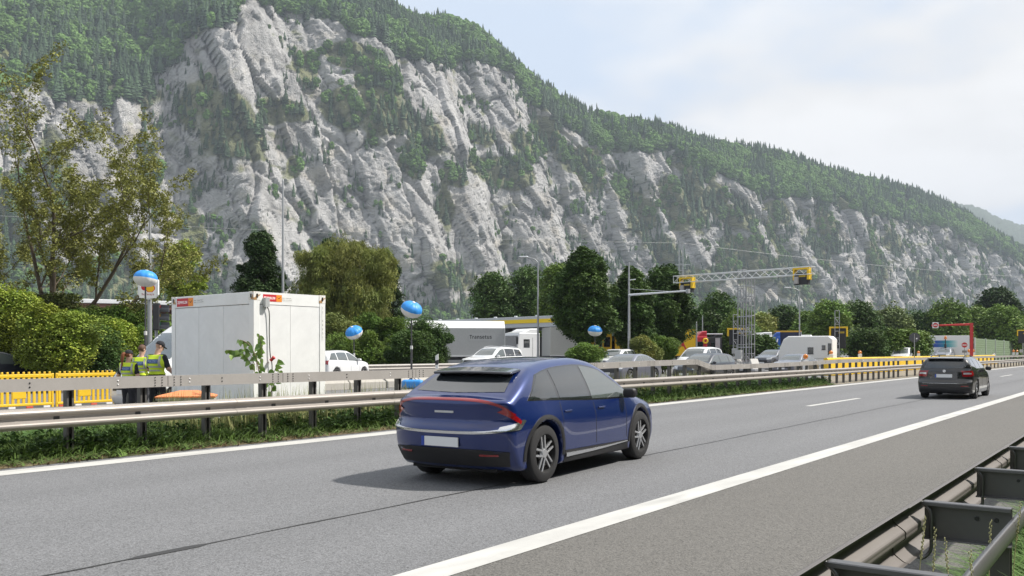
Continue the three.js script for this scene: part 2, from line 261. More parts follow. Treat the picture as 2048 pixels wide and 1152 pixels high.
// broken rock faces: each cell is a plane of its own tilt, parted from its neighbours by a cleft
function facets(x, y, seed, amp) {
  const X = Math.floor(x), Y = Math.floor(y); let b = 9, b2 = 9, v = 0;
  for (let j = -1; j <= 1; j++) for (let i = -1; i <= 1; i++) {
    const p = PERM[(X + i) & 255] + ((Y + j) & 255), h = PERM[p] + seed * 17, r1 = PERM[h & 511] / 255, r2 = PERM[(h + 91) & 511] / 255, r3 = PERM[(h + 37) & 511] / 255, r4 = PERM[(h + 53) & 511] / 255, r5 = PERM[(h + 71) & 511] / 255;
    const dx = x - X - i - r1, dy = y - Y - j - r2, d = dx * dx + dy * dy;
    if (d < b) { b2 = b; b = d; v = (r3 - 0.5) + 1.3 * (r4 - 0.5) * dx + 0.7 * (r5 - 0.6) * dy; } else if (d < b2) b2 = d;
  }
  return amp * (v - 0.45 * (1 - smooth(0, 0.12, Math.sqrt(b2) - Math.sqrt(b))));
}
function rockOut(a, h, q) {                                  // how far the rock stands out, metres
  const k = smooth(0.06, 0.2, q) * (1 - 0.45 * smooth(0.70, 0.80, q)) * (1 - 0.6 * smooth(0.93, 0.97, q)), t = a + 0.22 * h;
  let d = 0; for (const [c, m, w] of BUTT) { const e = (a - c + 0.10 * (h - 150)) / w; if (Math.abs(e) < 3) d += m * Math.exp(-e * e); }
  d += 24 * fbm(t / 230, h / 420, 1, 3) + 13 * ridged(t / 105, h / 300, 2, 2);
  const wx = 8 * fbm(a / 40, h / 40, 15, 2), wy = 10 * fbm(a / 40, h / 40, 16, 2);
  d += 1.0 * facets((t + wx) / 44, (h + wy) / 140, 1, 15) + facets((t - wy) / 18, (h + wx) / 52, 2, 6.5) + facets((a + wx * 0.9 + 0.3 * h) / 7.5, (h + wy - 0.25 * a) / 15, 3, 2.2) + facets(a / 3.6, h / 6, 4, 0.8) + 1.6 * fbm(a / 5.5, h / 8, 7, 3);
  const st = h / 34 + 0.9 * fbm(a / 120, h / 90, 9, 2) - a / 260, fr = st - Math.floor(st);       // tilted benches
  return k * (d + 3.5 * (smooth(0, 0.8, fr) - smooth(0.84, 1, fr)) * (0.4 + fbm(a / 150, h / 150, 13, 2)));
}
function slopePoint(a, q) { const [b, h] = profile(a, q), o = rockOut(a, h, q), bb = b - o; return { a, q, h, X: MB.X + MB.dx * a - MB.dd * bb, D: MB.D + MB.dd * a + MB.dx * bb, o }; }
// wooded ledges and gullies: [u, v, half width, half height] as seen, turned into places on the wall
const WOODS = [[460, 255, 65, 85], [420, 190, 40, 50], [110, 345, 26, 95], [20, 430, 40, 110], [60, 560, 60, 60], [190, 250, 20, 30], [300, 160, 40, 30], [560, 215, 60, 30], [700, 205, 50, 45], [775, 215, 65, 75], [850, 280, 45, 50], [640, 110, 26, 50], [730, 90, 50, 30], [780, 140, 40, 40], [590, 330, 12, 25], [340, 560, 70, 40], [310, 330, 20, 40], [380, 470, 22, 60], [1040, 335, 62, 34], [1090, 280, 40, 40], [1160, 245, 40, 45], [1230, 300, 70, 36], [1310, 405, 36, 80], [1400, 400, 55, 60], [1435, 320, 60, 36], [1345, 515, 30, 50], [1385, 565, 50, 40], [1480, 525, 60, 60], [1570, 560, 66, 50], [1665, 450, 18, 60], [1745, 525, 28, 60], [1500, 440, 40, 40], [880, 420, 14, 60], [900, 350, 30, 26], [1010, 250, 24, 30], [860, 560, 60, 30], [1100, 560, 80, 26], [1850, 560, 60, 34], [240, 560, 80, 50], [500, 500, 16, 40], [1640, 500, 20, 50], [1580, 420, 26, 30], [820, 330, 30, 30], [960, 330, 26, 24], [1240, 345, 30, 26], [1460, 400, 30, 40], [1560, 480, 20, 50], [1800, 480, 40, 26]].map(([u, v, w, h]) => { const a = footAt(u, 150), m = aheadAt(a, 150) / FOC; return [a, heightAt(v, aheadAt(a, 150)), w * m * 1.1, h * m]; });
function woods(a, h, q) {
  let w = q < 0.2 ? smooth(0.19, 0.14, q) : 0;
  w = Math.max(w, smooth(0.71, 0.735, q + 0.03 * fbm(a / 50, h / 50, 4, 3)));
  for (const [c, e, rw, rh] of WOODS) { const r = ((a - c) / rw) ** 2 + ((h - e) / rh) ** 2; if (r < 3) w = Math.max(w, smooth(1.5, 0.5, r + 1.3 * fbm(a / 30, h / 30, 6, 3))); }
  return w;
}
{
  const NA = 1150, NQ = 380, A1 = 2750, pos = new Float32Array((NA + 1) * (NQ + 1) * 3), col = new Float32Array((NA + 1) * (NQ + 1) * 3), uv = new Float32Array((NA + 1) * (NQ + 1) * 2), idx = [];
  for (let j = 0; j <= NQ; j++) for (let i = 0; i <= NA; i++) {
    const a = i / NA * A1, qq = j / NQ, q = qq < 0.1 ? qq / 0.1 * 0.16 : qq < 0.82 ? 0.16 + (qq - 0.1) / 0.72 * 0.56 : 0.72 + (qq - 0.82) / 0.18 * 0.28, p = slopePoint(a, q), o = j * (NA + 1) + i;
    const w = camWorld(p.X, p.D, p.h + 2.5 * fbm(a / 8, q * 60, 3, 2) * smooth(0.02, 0.1, q)); pos.set(w, o * 3); uv[o * 2] = a / 40; uv[o * 2 + 1] = p.h / 40;
    const v = woods(a, p.h, q), t = a + 0.22 * p.h;
    // limestone: pale grey, darker streaks along ridged noise, ochre and rusty patches
    let g = 0.425 + 0.10 * fbm(t / 60, p.h / 120, 21, 4) + 0.12 * fbm(a / 9, p.h / 60, 23, 4) + 0.09 * fbm(a / 3.4, p.h / 5, 25, 3);
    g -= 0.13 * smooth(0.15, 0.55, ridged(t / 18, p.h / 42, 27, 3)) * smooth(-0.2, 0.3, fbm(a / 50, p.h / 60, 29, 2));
    const och = smooth(0.05, 0.4, fbm(a / 45, p.h / 35, 31, 4)) * 0.5;
    let c = [g * (1 + 0.06 * och), g * (0.985 - 0.03 * och), g * (0.965 - 0.20 * och)];
    const turf = clamp(0.85 * smooth(0.3, 0.8, v) + smooth(0.08, 0.34, fbm(a / 22, p.h / 14, 33, 4) - 0.18 * smooth(4, 14, p.o)) * 0.75), th = 0.5 + 0.5 * fbm(a / 12, p.h / 12, 35, 3);
    const gr2 = [lerp(0.07, 0.20, th), lerp(0.10, 0.20, th), lerp(0.03, 0.065, th)];
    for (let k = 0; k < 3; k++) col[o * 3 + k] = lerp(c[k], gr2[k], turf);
  }
  for (let j = 0; j < NQ; j++) for (let i = 0; i < NA; i++) { const p = j * (NA + 1) + i; idx.push(p, p + 1, p + NA + 2, p, p + NA + 2, p + NA + 1); }
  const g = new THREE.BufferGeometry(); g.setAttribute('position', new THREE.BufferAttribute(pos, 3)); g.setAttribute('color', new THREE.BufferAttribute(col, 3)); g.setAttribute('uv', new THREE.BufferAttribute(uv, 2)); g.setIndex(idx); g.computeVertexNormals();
  const crag = dataTex(512, (x, y) => { const r = 1 - Math.abs(tile(x, y, 14)) * 2, r2 = 1 - Math.abs(tile(x, y, 37, 5)) * 2; return 0.3 + 0.35 * r + 0.25 * r2 + 0.15 * tile(x, y, 110, 8); });
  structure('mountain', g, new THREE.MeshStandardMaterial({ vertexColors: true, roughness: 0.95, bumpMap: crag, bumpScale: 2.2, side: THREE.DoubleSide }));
  // a farther wooded hill beyond its right end
  const hp = [], hc = [], hi = [], HN = 220, HM = 60, top = curve([[1700, 440], [1850, 408], [1930, 413], [1985, 432], [2048, 456], [2120, 470], [2300, 520]]);
  for (let j = 0; j <= HM; j++) for (let i = 0; i <= HN; i++) {
    const u = lerp(1700, 2350, i / HN), k = j / HM, d = 3600 + 900 * k, hh = heightAt(top(u), 4500) * Math.sin(k * Math.PI / 2) + (20 * fbm(u / 30, k * 9, 2, 3) + 15 * noise(u / 3.2, k * 55)) * smooth(0, 0.1, k);
    const P = place(u, d, hh); hp.push(P.x, P.y, P.z); const s = 0.8 + 0.5 * fbm(u / 9, k * 25, 5, 3); hc.push(0.05 * s, 0.075 * s, 0.03 * s);
  }
  for (let j = 0; j < HM; j++) for (let i = 0; i < HN; i++) { const p = j * (HN + 1) + i; hi.push(p, p + 1, p + HN + 2, p, p + HN + 2, p + HN + 1); }
  const hg = mkGeo(hp, hi); hg.setAttribute('color', new THREE.Float32BufferAttribute(hc, 3)); structure('far_hill', hg, new THREE.MeshStandardMaterial({ vertexColors: true, roughness: 1, side: THREE.DoubleSide }));
}
// trees of the mountain: too many to count
function needleTree(seed) { const r = rng(seed), g = [], n = 9; for (let i = 0; i < n; i++) { const t = i / n, rad = 0.19 * (1 - t) ** 0.85 + 0.012, y = 0.1 + 0.88 * t, c = new THREE.ConeGeometry(rad, 0.20 - 0.07 * t, 7, 1, true), p = c.attributes.position; for (let k = 0; k < p.count; k++) { const f = 0.7 + 0.6 * r(); if (p.getY(k) < 0) { p.setX(k, p.getX(k) * f); p.setZ(k, p.getZ(k) * f); p.setY(k, p.getY(k) - 0.04 * r()); } } g.push(c.rotateY(r() * 6).translate((r() - 0.5) * 0.02, y, (r() - 0.5) * 0.02)); } g.push(cyl(0.008, 0.018, 0.3, 4, 0, 0.12, 0)); const m = merge(g); m.computeVertexNormals(); return m; }
function roundTree(seed) { const r = rng(seed), g = []; for (let i = 0; i < 46; i++) { const a = r() * 6.283, y = r(), rad = 0.34 * Math.sqrt(Math.max(0.03, 1 - (2 * y - 0.95) ** 2)) * (0.55 + 0.45 * r()), s = 0.10 + 0.09 * r(), c = new THREE.IcosahedronGeometry(s, 0), p = c.attributes.position; for (let k = 0; k < p.count; k++) p.setXYZ(k, p.getX(k) * (0.7 + 0.6 * r()), p.getY(k) * (0.5 + 0.5 * r()), p.getZ(k) * (0.7 + 0.6 * r())); g.push(c.translate(Math.cos(a) * rad, 0.22 + 0.7 * y, Math.sin(a) * rad)); } g.push(cyl(0.01, 0.025, 0.4, 4, 0, 0.2, 0)); const m = merge(g); m.computeVertexNormals(); return m; }
function scatter(name, geo, mat, items) {                    // items: [x, y, z, height, width, turn, color]
  const m = new THREE.InstancedMesh(geo, mat, items.length), M = new THREE.Matrix4(), q = new THREE.Quaternion(), e = new THREE.Euler(), p = new THREE.Vector3(), s = new THREE.Vector3();
  items.forEach((t, i) => { e.set(t[7] || 0, t[5], t[8] || 0); M.compose(p.set(t[0], t[1], t[2]), q.setFromEuler(e), s.set(t[4], t[3], t[4])); m.setMatrixAt(i, M); m.setColorAt(i, t[6]); });
  m.name = numbered(name); m.userData = { kind: 'stuff' }; m.castShadow = m.receiveShadow = true; return m;
}
{
  const r = rng(42), con = [[], []], rnd = [[], []];
  const add = (a, q, sc, lone) => {
    const p = slopePoint(a, q), w = camWorld(p.X, p.D, p.h), kind = fbm(a / 70, p.h / 70, 41, 3) + 0.45 * (r() - 0.5) + (q > 0.72 ? 0.02 : -0.06) - (q < 0.16 ? 0.02 : 0) + (a > 1150 && q > 0.72 ? 0.06 : 0), b = 0.75 + 0.6 * r();
    if (kind < 0.02 || lone && r() < 0.5) con[r() < 0.5 ? 0 : 1].push([w[0], w[1] - 1.5, w[2], sc * (21 + 17 * r()), sc * (24 + 12 * r()), r() * 6, lin(0.042 * b, 0.078 * b, 0.034 * b)]);
    else rnd[r() < 0.5 ? 0 : 1].push([w[0], w[1] - 2.5, w[2], sc * (14 + 12 * r()), sc * (15 + 9 * r()), r() * 6, lin(0.100 * b, 0.185 * b, 0.042 * b)]);
  };
  let n = 0; const A1 = 2750;
  for (let i = 0; i < 44000; i++) {                          // the upper forest and the wooded foot
    const a = r() * A1, up = r() < 0.72, q = up ? 0.70 + 0.27 * r() : 0.17 * r(), [, h] = profile(a, q), keep = up ? Math.min(1, (hRidge(a) - hCliff(a)) / 180 + 0.12) : 0.75;
    if (r() > keep * 0.85 || r() > woods(a, h, q)) continue; if (up && q < 0.9 && fbm(a / 40, h / 30, 51, 3) < -0.2) continue; add(a, q, up ? 1 : 0.55); n++;
  }
  for (const [c, e, rw, rh] of WOODS) for (let i = 0; i < rw * rh * 0.085; i++) {      // ledges and gullies
    const a = c + (r() * 2 - 1) * rw * 1.3, h = e + (r() * 2 - 1) * rh * 1.3, t = hTalus(a), cl = Math.max(hCliff(a), t + 15), q = 0.16 + 0.56 * (h - t) / (cl - t);
    if (q < 0.15 || q > 0.74 || woods(a, h, q) < 0.35 + 0.65 * r() || fbm(a / 16, h / 16, 71, 2) < -0.12) continue; add(a, q, 0.42 + 0.42 * r());
  }
  for (let i = 0; i < 34000; i++) {                          // lone bushes and pines on the rock, thickest in hollows
    const a = r() * A1, q = 0.16 + 0.57 * r(), [, h] = profile(a, q); if (fbm(a / 34, h / 26, 61, 3) < 0.02 + 0.25 * r() || rockOut(a, h, q) > 26 * r() + 4) continue; add(a, q, 0.2 + 0.32 * r(), true);
  }
  const leafM = () => new THREE.MeshStandardMaterial({ color: 0xffffff, roughness: 0.95, side: THREE.DoubleSide });
  con.forEach((l, i) => scene.add(scatter('mountain_conifers', needleTree(3 + i), leafM(), l)));
  rnd.forEach((l, i) => scene.add(scatter('mountain_broadleaf_trees', roundTree(13 + i), leafM(), l)));
  // unseen trees added right of and behind the camera, darkening car reflections
  const back = []; for (let i = 0; i < 900; i++) { const k = 0.7 + 0.6 * r(), x = 9 + 45 * r() * r(); back.push([x, -0.6, 70 - 420 * r(), 8 + 6 * r(), 8 + 4 * r(), r() * 6, lin(0.075 * k, 0.12 * k, 0.03 * k)]); }
  scene.add(scatter('added_offscreen_wood', roundTree(23), leafM(), back));
  console.log('forest', con.map(l => l.length), rnd.map(l => l.length));
}
scene.fog = new THREE.FogExp2(0xd8e4f4, 0.00014);
// ---------------------------------------------------------------- guard rails
const steelMap = dataTex(512, (x, y) => { const n = 0.5 * tile(x * 1, y, 5) + 0.4 * tile(x, y, 19, 3) + 0.25 * tile(x, y, 70, 6), s = 0; const v = 0.92 + 0.09 * n + s; return [v * 1.0, v * 0.985, v * 0.965]; });
steelMap.repeat.set(0.5, 0.5);
const galv = std([0.37, 0.345, 0.32], 0.45, 0.45, { map: steelMap });
const galvLight = std([0.43, 0.41, 0.39], 0.5, 0.3, { map: steelMap });
const postSteel = std([0.13, 0.125, 0.12], 0.6, 0.3, { map: steelMap });
const darkSteel = std([0.17, 0.17, 0.175], 0.42, 0.55, { map: steelMap });
const wornSteel = std([0.20, 0.185, 0.175], 0.5, 0.4, { map: steelMap });
const boltDark = std([0.05, 0.05, 0.05], 0.5, 0.5), boltBright = std([0.7, 0.7, 0.7], 0.35, 0.6);
// outline of the waved beam: o = out towards the road, y = height above its lower edge, 31 cm tall
const WAVE = [[0, 0], [0.028, 0.006], [0.078, 0.045], [0.082, 0.085], [0.022, 0.132], [0.018, 0.155], [0.022, 0.178], [0.082, 0.225], [0.078, 0.265], [0.028, 0.304], [0, 0.31]];
const WAVE_FINE = new THREE.CatmullRomCurve3(WAVE.map(p => new THREE.Vector3(p[0], p[1], 0)), false, 'catmullrom', 0.4).getPoints(44);
function waveBeam(len) {                                     // runs along +z from 0 to len, crest towards +x
  const a = WAVE_FINE.map(p => [p.x, p.y]), b = [...WAVE_FINE].reverse().map(p => [p.x - 0.006, p.y]);
  return new THREE.ExtrudeGeometry(poly([...a, ...b]), { depth: len, bevelEnabled: false, steps: 1 });
}
function uvMetres(g) { const p = g.attributes.position, u = g.attributes.uv; for (let i = 0; i < p.count; i++) u.setXY(i, p.getZ(i), p.getX(i) + p.getY(i)); return g; }
{
  const t = thing('median_guardrail', 'long double-height steel guardrail along the far edge of the carriageway', 'guardrail');
  const SEC = 4, beam = uvMetres(waveBeam(SEC - 0.003)), lap = uvMetres(waveBeam(0.3)), rivet = new THREE.SphereGeometry(0.014, 8, 5), slot = bbox(0.012, 0.05, 0.09, 0.004);
  const lapBolts = merge([0.06, 0.24].flatMap(z => [0.06, 0.25].map(y => new THREE.SphereGeometry(0.013, 6, 4).translate(0.084, y, z))));
  for (let s = -6, k = 0; s < 190; s += SEC, k++) {
    const r = part(t, 'lower_rail', beam, galv, [-13.26, 0.488 + 0.004 * noise(k * 1.7, 3), -s - SEC]); r.rotation.z = 0.012 * noise(k * 2.3, 1);
    if (s < 60) { part(r, 'lap_joint', lap, galv, [0.0045, 0.0005, SEC - 0.15], null, [1.02, 1, 1]); for (let q = 0; q < 3; q++) part(r, 'rail_slot', slot, boltDark, [0.018, 0.155, 0.7 + q * 1.3]); }
  }
  const cuts = [-6, -3.4, 0.6, 4.6, 8.6, 11.0, 14.7, 18.6, 22.3, 26, 29.5, 30.9, 34.9, 38.9, 42.9, 46.9]; for (let s = 50.9; s < 190; s += 4) cuts.push(s);
  const top = curve([[-6, 1.225], [14, 1.23], [20, 1.28], [29.4, 1.36], [29.6, 1.36], [30.9, 1.135], [40, 1.16], [48, 1.24], [200, 1.24]]);
  const boltSet = merge([[0.16, 1], [0.34, 1], [-0.16, 1], [-0.34, 1]].flatMap(([z]) => [-0.066, -0.022, 0.022, 0.066].map(y => new THREE.SphereGeometry(0.011, 6, 4).translate(0.034, y, z * 0.7))));
  for (let i = 0; i < cuts.length - 1; i++) {
    const s0 = cuts[i], s1 = cuts[i + 1], y0 = top(s0), y1 = top(s1), L = Math.hypot(s1 - s0, y1 - y0), g = uvMetres(bbox(0.06, 0.185, L - 0.006, 0.009));
    const r = part(t, 'upper_rail', g, galvLight, [-13.37, (y0 + y1) / 2 - 0.0925, -(s0 + s1) / 2], [Math.atan2(y1 - y0, s1 - s0), 0, 0]);
    if (s0 < 60) { part(r, 'bolt_row', boltSet, boltDark, [0, 0, L / 2 - 0.003]).userData.kind = 'stuff'; for (const z of [-0.28, 0.06, 0.33]) for (const y of [-0.03, 0.03]) part(r, 'bolt', rivet, z === 0.06 ? boltDark : boltBright, [0.03, y, z * L]); }
  }
  const post = merge([box(0.006, 1, 0.11, -0.05, 0.5, 0), box(0.1, 1, 0.006, 0, 0.5, 0.055), box(0.1, 1, 0.006, 0, 0.5, -0.055), box(0.006, 1, 0.03, 0.05, 0.5, 0.04), box(0.006, 1, 0.03, 0.05, 0.5, -0.04)]), off = merge([box(0.07, 0.14, 0.008, 0, 0, 0.04), box(0.07, 0.14, 0.008, 0, 0, -0.04)]);
  for (let s = -5.1; s < 150; s += s > 60 ? 2.4 : 1.21) { const p = part(t, 'post', post, postSteel, [-13.47, -0.15, -s], null, [1, top(s) + 0.08, 1]); if (s < 60) part(p, 'bracket', off, darkSteel, [0.095, 0.75 / (top(s) + 0.08), 0], null, [1.6, 1 / (top(s) + 0.08), 1]); }
  // the dropped end of the first upper rail
  part(t, 'end_brace', bbox(0.05, 0.16, 2.6, 0.008), galv, [-13.5, 1.02, -30.1], [-0.14, 0.05, 0]);
}
{
  const t = thing('roadside_guardrail', 'dark steel guardrail with spacer brackets in the near right corner, seen from behind', 'guardrail');
  const SEC = 3.74, beam = uvMetres(waveBeam(SEC - 0.004)), lap = uvMetres(waveBeam(0.34));
  const flange = 0.03;
  const spacer = uvMetres(merge([bbox(0.46, 0.215, 0.007, 0.002), bbox(0.46, 0.008, 0.062, 0.003).translate(0, 0.108, 0.031), bbox(0.46, 0.008, 0.062, 0.003).translate(0, -0.108, 0.031), bbox(0.46, 0.022, 0.006, 0.002).translate(0, 0.098, 0.062)]));
  const post = uvMetres(merge([box(0.006, 0.75, 0.1, -0.05, 0, 0), box(0.1, 0.75, 0.006, 0, 0, 0.05), box(0.1, 0.75, 0.006, 0, 0, -0.05)])), nut = cyl(0.013, 0.013, 0.012, 6), hoop = tube([[-0.06, -0.15, 0], [-0.02, -0.17, 0], [0.03, -0.12, 0.0], [0.035, 0, 0], [0.03, 0.12, 0], [-0.02, 0.165, 0]], 0.011, 18, 5);
  for (let s = -2; s < 60; s += SEC) { const r = part(t, 'rail', beam, wornSteel, [-1.14, 0.44, -s], [0, Math.PI, 0]); part(r, 'lap_joint', lap, wornSteel, [-0.007, 0.001, -0.17]); }
  for (let s = 2.0; s < 60; s += 1.87) {
    const b = part(t, 'spacer_bracket', spacer, darkSteel, [-0.905, 0.628, -s]);
    for (const x of [0.05, 0.15]) part(b, 'nut', nut, boltDark, [x, 0.03, 0.008], [Math.PI / 2, 0, 0]);
    part(t, 'stirrup', hoop, darkSteel, [-1.125, 0.567, -s + 0.05]);
    part(t, 'post', post, postSteel, [-0.74, 0.15, -s - 0.06]);
  }
  const band = []; for (const [y, z] of [[0.05, -1.7], [0.3, -2.2], [0.5, -2.7], [0.615, -3.3], [0.64, -4], [0.64, -8], [0.64, -30], [0.64, -60]]) band.push([-0.655, y, z]);
  const c = new THREE.CatmullRomCurve3(band.map(p => new THREE.Vector3(...p)), false, 'centripetal'), P = c.getPoints(160), pos = [], idx = [];
  P.forEach((p, i) => { for (const [dx, dy] of [[0.012, -0.042], [0.018, 0], [0.012, 0.042], [-0.012, 0.046], [-0.016, 0], [-0.012, -0.046]]) pos.push(p.x + dx, p.y + dy, p.z); if (i) for (let k = 0; k < 6; k++) { const a = (i - 1) * 6 + k, b = (i - 1) * 6 + (k + 1) % 6; idx.push(a, b, b + 6, a, b + 6, a + 6); } });
  part(t, 'rear_band', uvMetres(mkGeo(pos, idx)), darkSteel);
}
// ---------------------------------------------------------------- plants
function leafGeo(seed, n = 7, shape = 'broad') {            // a spray of n small folded leaves, about 1 across
  const r = rng(seed), pos = [], idx = [];
  const q = new THREE.Quaternion(), e = new THREE.Euler(), v = new THREE.Vector3();
  for (let i = 0; i < n; i++) {
    const L = shape === 'slim' ? 0.55 + 0.3 * r() : 0.34 + 0.16 * r(), w = shape === 'slim' ? 0.07 : 0.17 + 0.06 * r(), c = [(r() - 0.5) * 0.8, (r() - 0.5) * 0.6, (r() - 0.5) * 0.8];
    e.set((r() - 0.5) * 1.5 + (shape === 'slim' ? 0.9 : 0.25), r() * 6.283, (r() - 0.5) * 1.1); q.setFromEuler(e);
    const b = pos.length / 3; for (const p of [[0, 0, 0], [-w, 0.05, L * 0.45], [0, -0.03, L * 0.5], [w, 0.05, L * 0.45], [0, -0.06, L]]) { v.set(...p).applyQuaternion(q); pos.push(v.x + c[0], v.y + c[1], v.z + c[2]); }
    idx.push(b, b + 2, b + 1, b, b + 3, b + 2, b + 1, b + 2, b + 4, b + 2, b + 3, b + 4);
  }
  return mkGeo(pos, idx);
}
const leafMat = (rgh = 0.6) => new THREE.MeshPhysicalMaterial({ color: 0xffffff, roughness: rgh, side: THREE.DoubleSide, transmission: 0.28, thickness: 0, specularIntensity: 0.35 });
const LEAF = { broad: [leafGeo(1), leafGeo(2)], slim: [leafGeo(3, 9, 'slim'), leafGeo(4, 9, 'slim')] }, LM = leafMat();
const bark = std([0.13, 0.105, 0.08], 0.95, 0, { bumpMap: dataTex(256, (x, y) => 0.5 + 0.5 * tile(x, y * 0.3, 30)), bumpScale: 0.02 });
const barkDark = std([0.075, 0.06, 0.045], 0.95);
function crownOf(parent, list, kind = 'broad') {
  const m = new THREE.InstancedMesh(LEAF[kind][list.length % 2], LM, list.length), M = new THREE.Matrix4(), q = new THREE.Quaternion(), e = new THREE.Euler(), p = new THREE.Vector3(), s = new THREE.Vector3();
  list.forEach((t, i) => { e.set(t[5], t[4], t[6]); M.compose(p.set(t[0], t[1], t[2]), q.setFromEuler(e), s.setScalar(t[3])); m.setMatrixAt(i, M); m.setColorAt(i, t[7]); });
  m.name = 'crown'; m.userData = { kind: 'stuff' }; m.castShadow = m.receiveShadow = true; parent.add(m); return m;
}
const ENV = { round: t => Math.sqrt(Math.max(0, 1 - (2 * t - 1) ** 2)), egg: t => Math.sin(Math.PI * Math.pow(t, 0.72)) ** 0.75, cone: t => (1 - t) ** 0.75 * smooth(0, 0.14, t) * 0.95 + 0.06, column: t => (0.55 + 0.45 * smooth(0.5, 0.0, t)) * Math.sqrt(Math.max(0, 1 - t ** 5)), mound: t => Math.sqrt(Math.max(0.02, 1 - t * t)) };
function leafTree(o) {
  const r = rng(o.seed), g = thing(o.name, o.label, o.category || 'tree', o.pos, 0, o.group), H = o.h, base = o.base, rx = o.r, list = [], limbs = [], col = o.col;
  const n = o.clumps, env = ENV[o.shape || 'egg'], lobes = o.shape === 'mound' ? Array.from({ length: 4 }, (_, i) => [(i - 1.5) * 0.36 * rx + (r() - 0.5) * 0.2 * rx, (r() - 0.5) * 0.5 * rx, 0.86 + 0.26 * r(), 0.58 + 0.15 * r()]) : null;
  for (let i = 0; i < n; i++) {
    const t = Math.pow(r(), 0.9) * (0.82 + 0.18 * Math.sqrt(r())) , a = r() * 6.283, k = env(t), rr0 = rx * k * (0.45 + 0.55 * Math.sqrt(r())) * (0.84 + 0.55 * noise(Math.cos(a) * 2 + o.seed, t * 3, Math.sin(a) * 2)), out = r() < 0.22, rr = rr0 * (out ? 1.22 : 1), y = base + (H - base) * t * (out ? 1.06 : 1) * (lobes ? lobes[i % 4][2] : 1), lb = lobes ? lobes[i % 4] : [0, 0, 1, 1], ax = Math.cos(a) * rr * lb[3] + lb[0], az = Math.sin(a) * rr * lb[3] * (o.flat || 1) + lb[1] * (o.flat || 1), cx = lobes ? ax * CT + az * ST : ax, cz = lobes ? -ax * ST + az * CT : az, cr = o.clump * (out ? 0.35 + 0.25 * r() : 0.6 + 0.75 * r()), tone = 0.75 + 0.5 * r(), hue = (r() - 0.5) * 0.16;
    if (o.trunk && i % 3 === 0) limbs.push(bar([0, base * 0.6 + (y - base) * 0.35, 0], [cx * 0.9, y - cr * 0.3, cz * 0.9], o.trunk * 0.26, 5, o.trunk * 0.08));
    for (let j = 0; j < o.leaves; j++) {
      const b = r() * 6.283, c = 2 * r() - 1, s = Math.sqrt(1 - c * c), d = cr * (0.35 + 0.65 * Math.cbrt(r())), f = tone * (0.8 + 0.4 * r());
      const y2 = y + d * c * 0.8; if (y2 < 0.05) continue;
      list.push([cx + d * s * Math.cos(b), y2 - (o.droop ? o.droop * d * r() : 0), cz + d * s * Math.sin(b), o.leaf * (0.65 + 0.7 * r()), r() * 6.283, (r() - 0.5) * 0.8, (r() - 0.5) * 0.8, lin(col[0] * f * (1 + hue), col[1] * f, col[2] * f * (1 - hue))]);
    }
  }
  if (o.trunk) { const pts = [[0, -0.1, 0], [0.05 * rx, base * 0.5, 0.03 * rx], [-0.02 * rx, base, 0], [0.03 * rx, lerp(base, H, 0.75), 0]]; const tg = new THREE.TubeGeometry(new THREE.CatmullRomCurve3(pts.map(p => new THREE.Vector3(...p))), 10, o.trunk, 8), P = tg.attributes.position; for (let i = 0; i < P.count; i++) { const ring = Math.floor(i / 9) / 10, c = pts[0][0]; P.setX(i, P.getX(i) * (1 - 0.7 * ring)); P.setZ(i, P.getZ(i) * (1 - 0.7 * ring)); } part(g, 'trunk', merge([tg, ...limbs]), o.bark || bark); }
  else part(g, 'stem', merge(Array.from({ length: 9 }, (_, i) => bar([(r() - 0.5) * rx * 0.4, -0.05, (r() - 0.5) * rx * 0.4], [(r() - 0.5) * rx * 1.5, H * (0.5 + 0.35 * r()), (r() - 0.5) * rx * 1.5 * (o.flat || 1)], 0.03, 5, 0.008))), barkDark);
  crownOf(g, list, o.kind || 'broad'); return g;
}
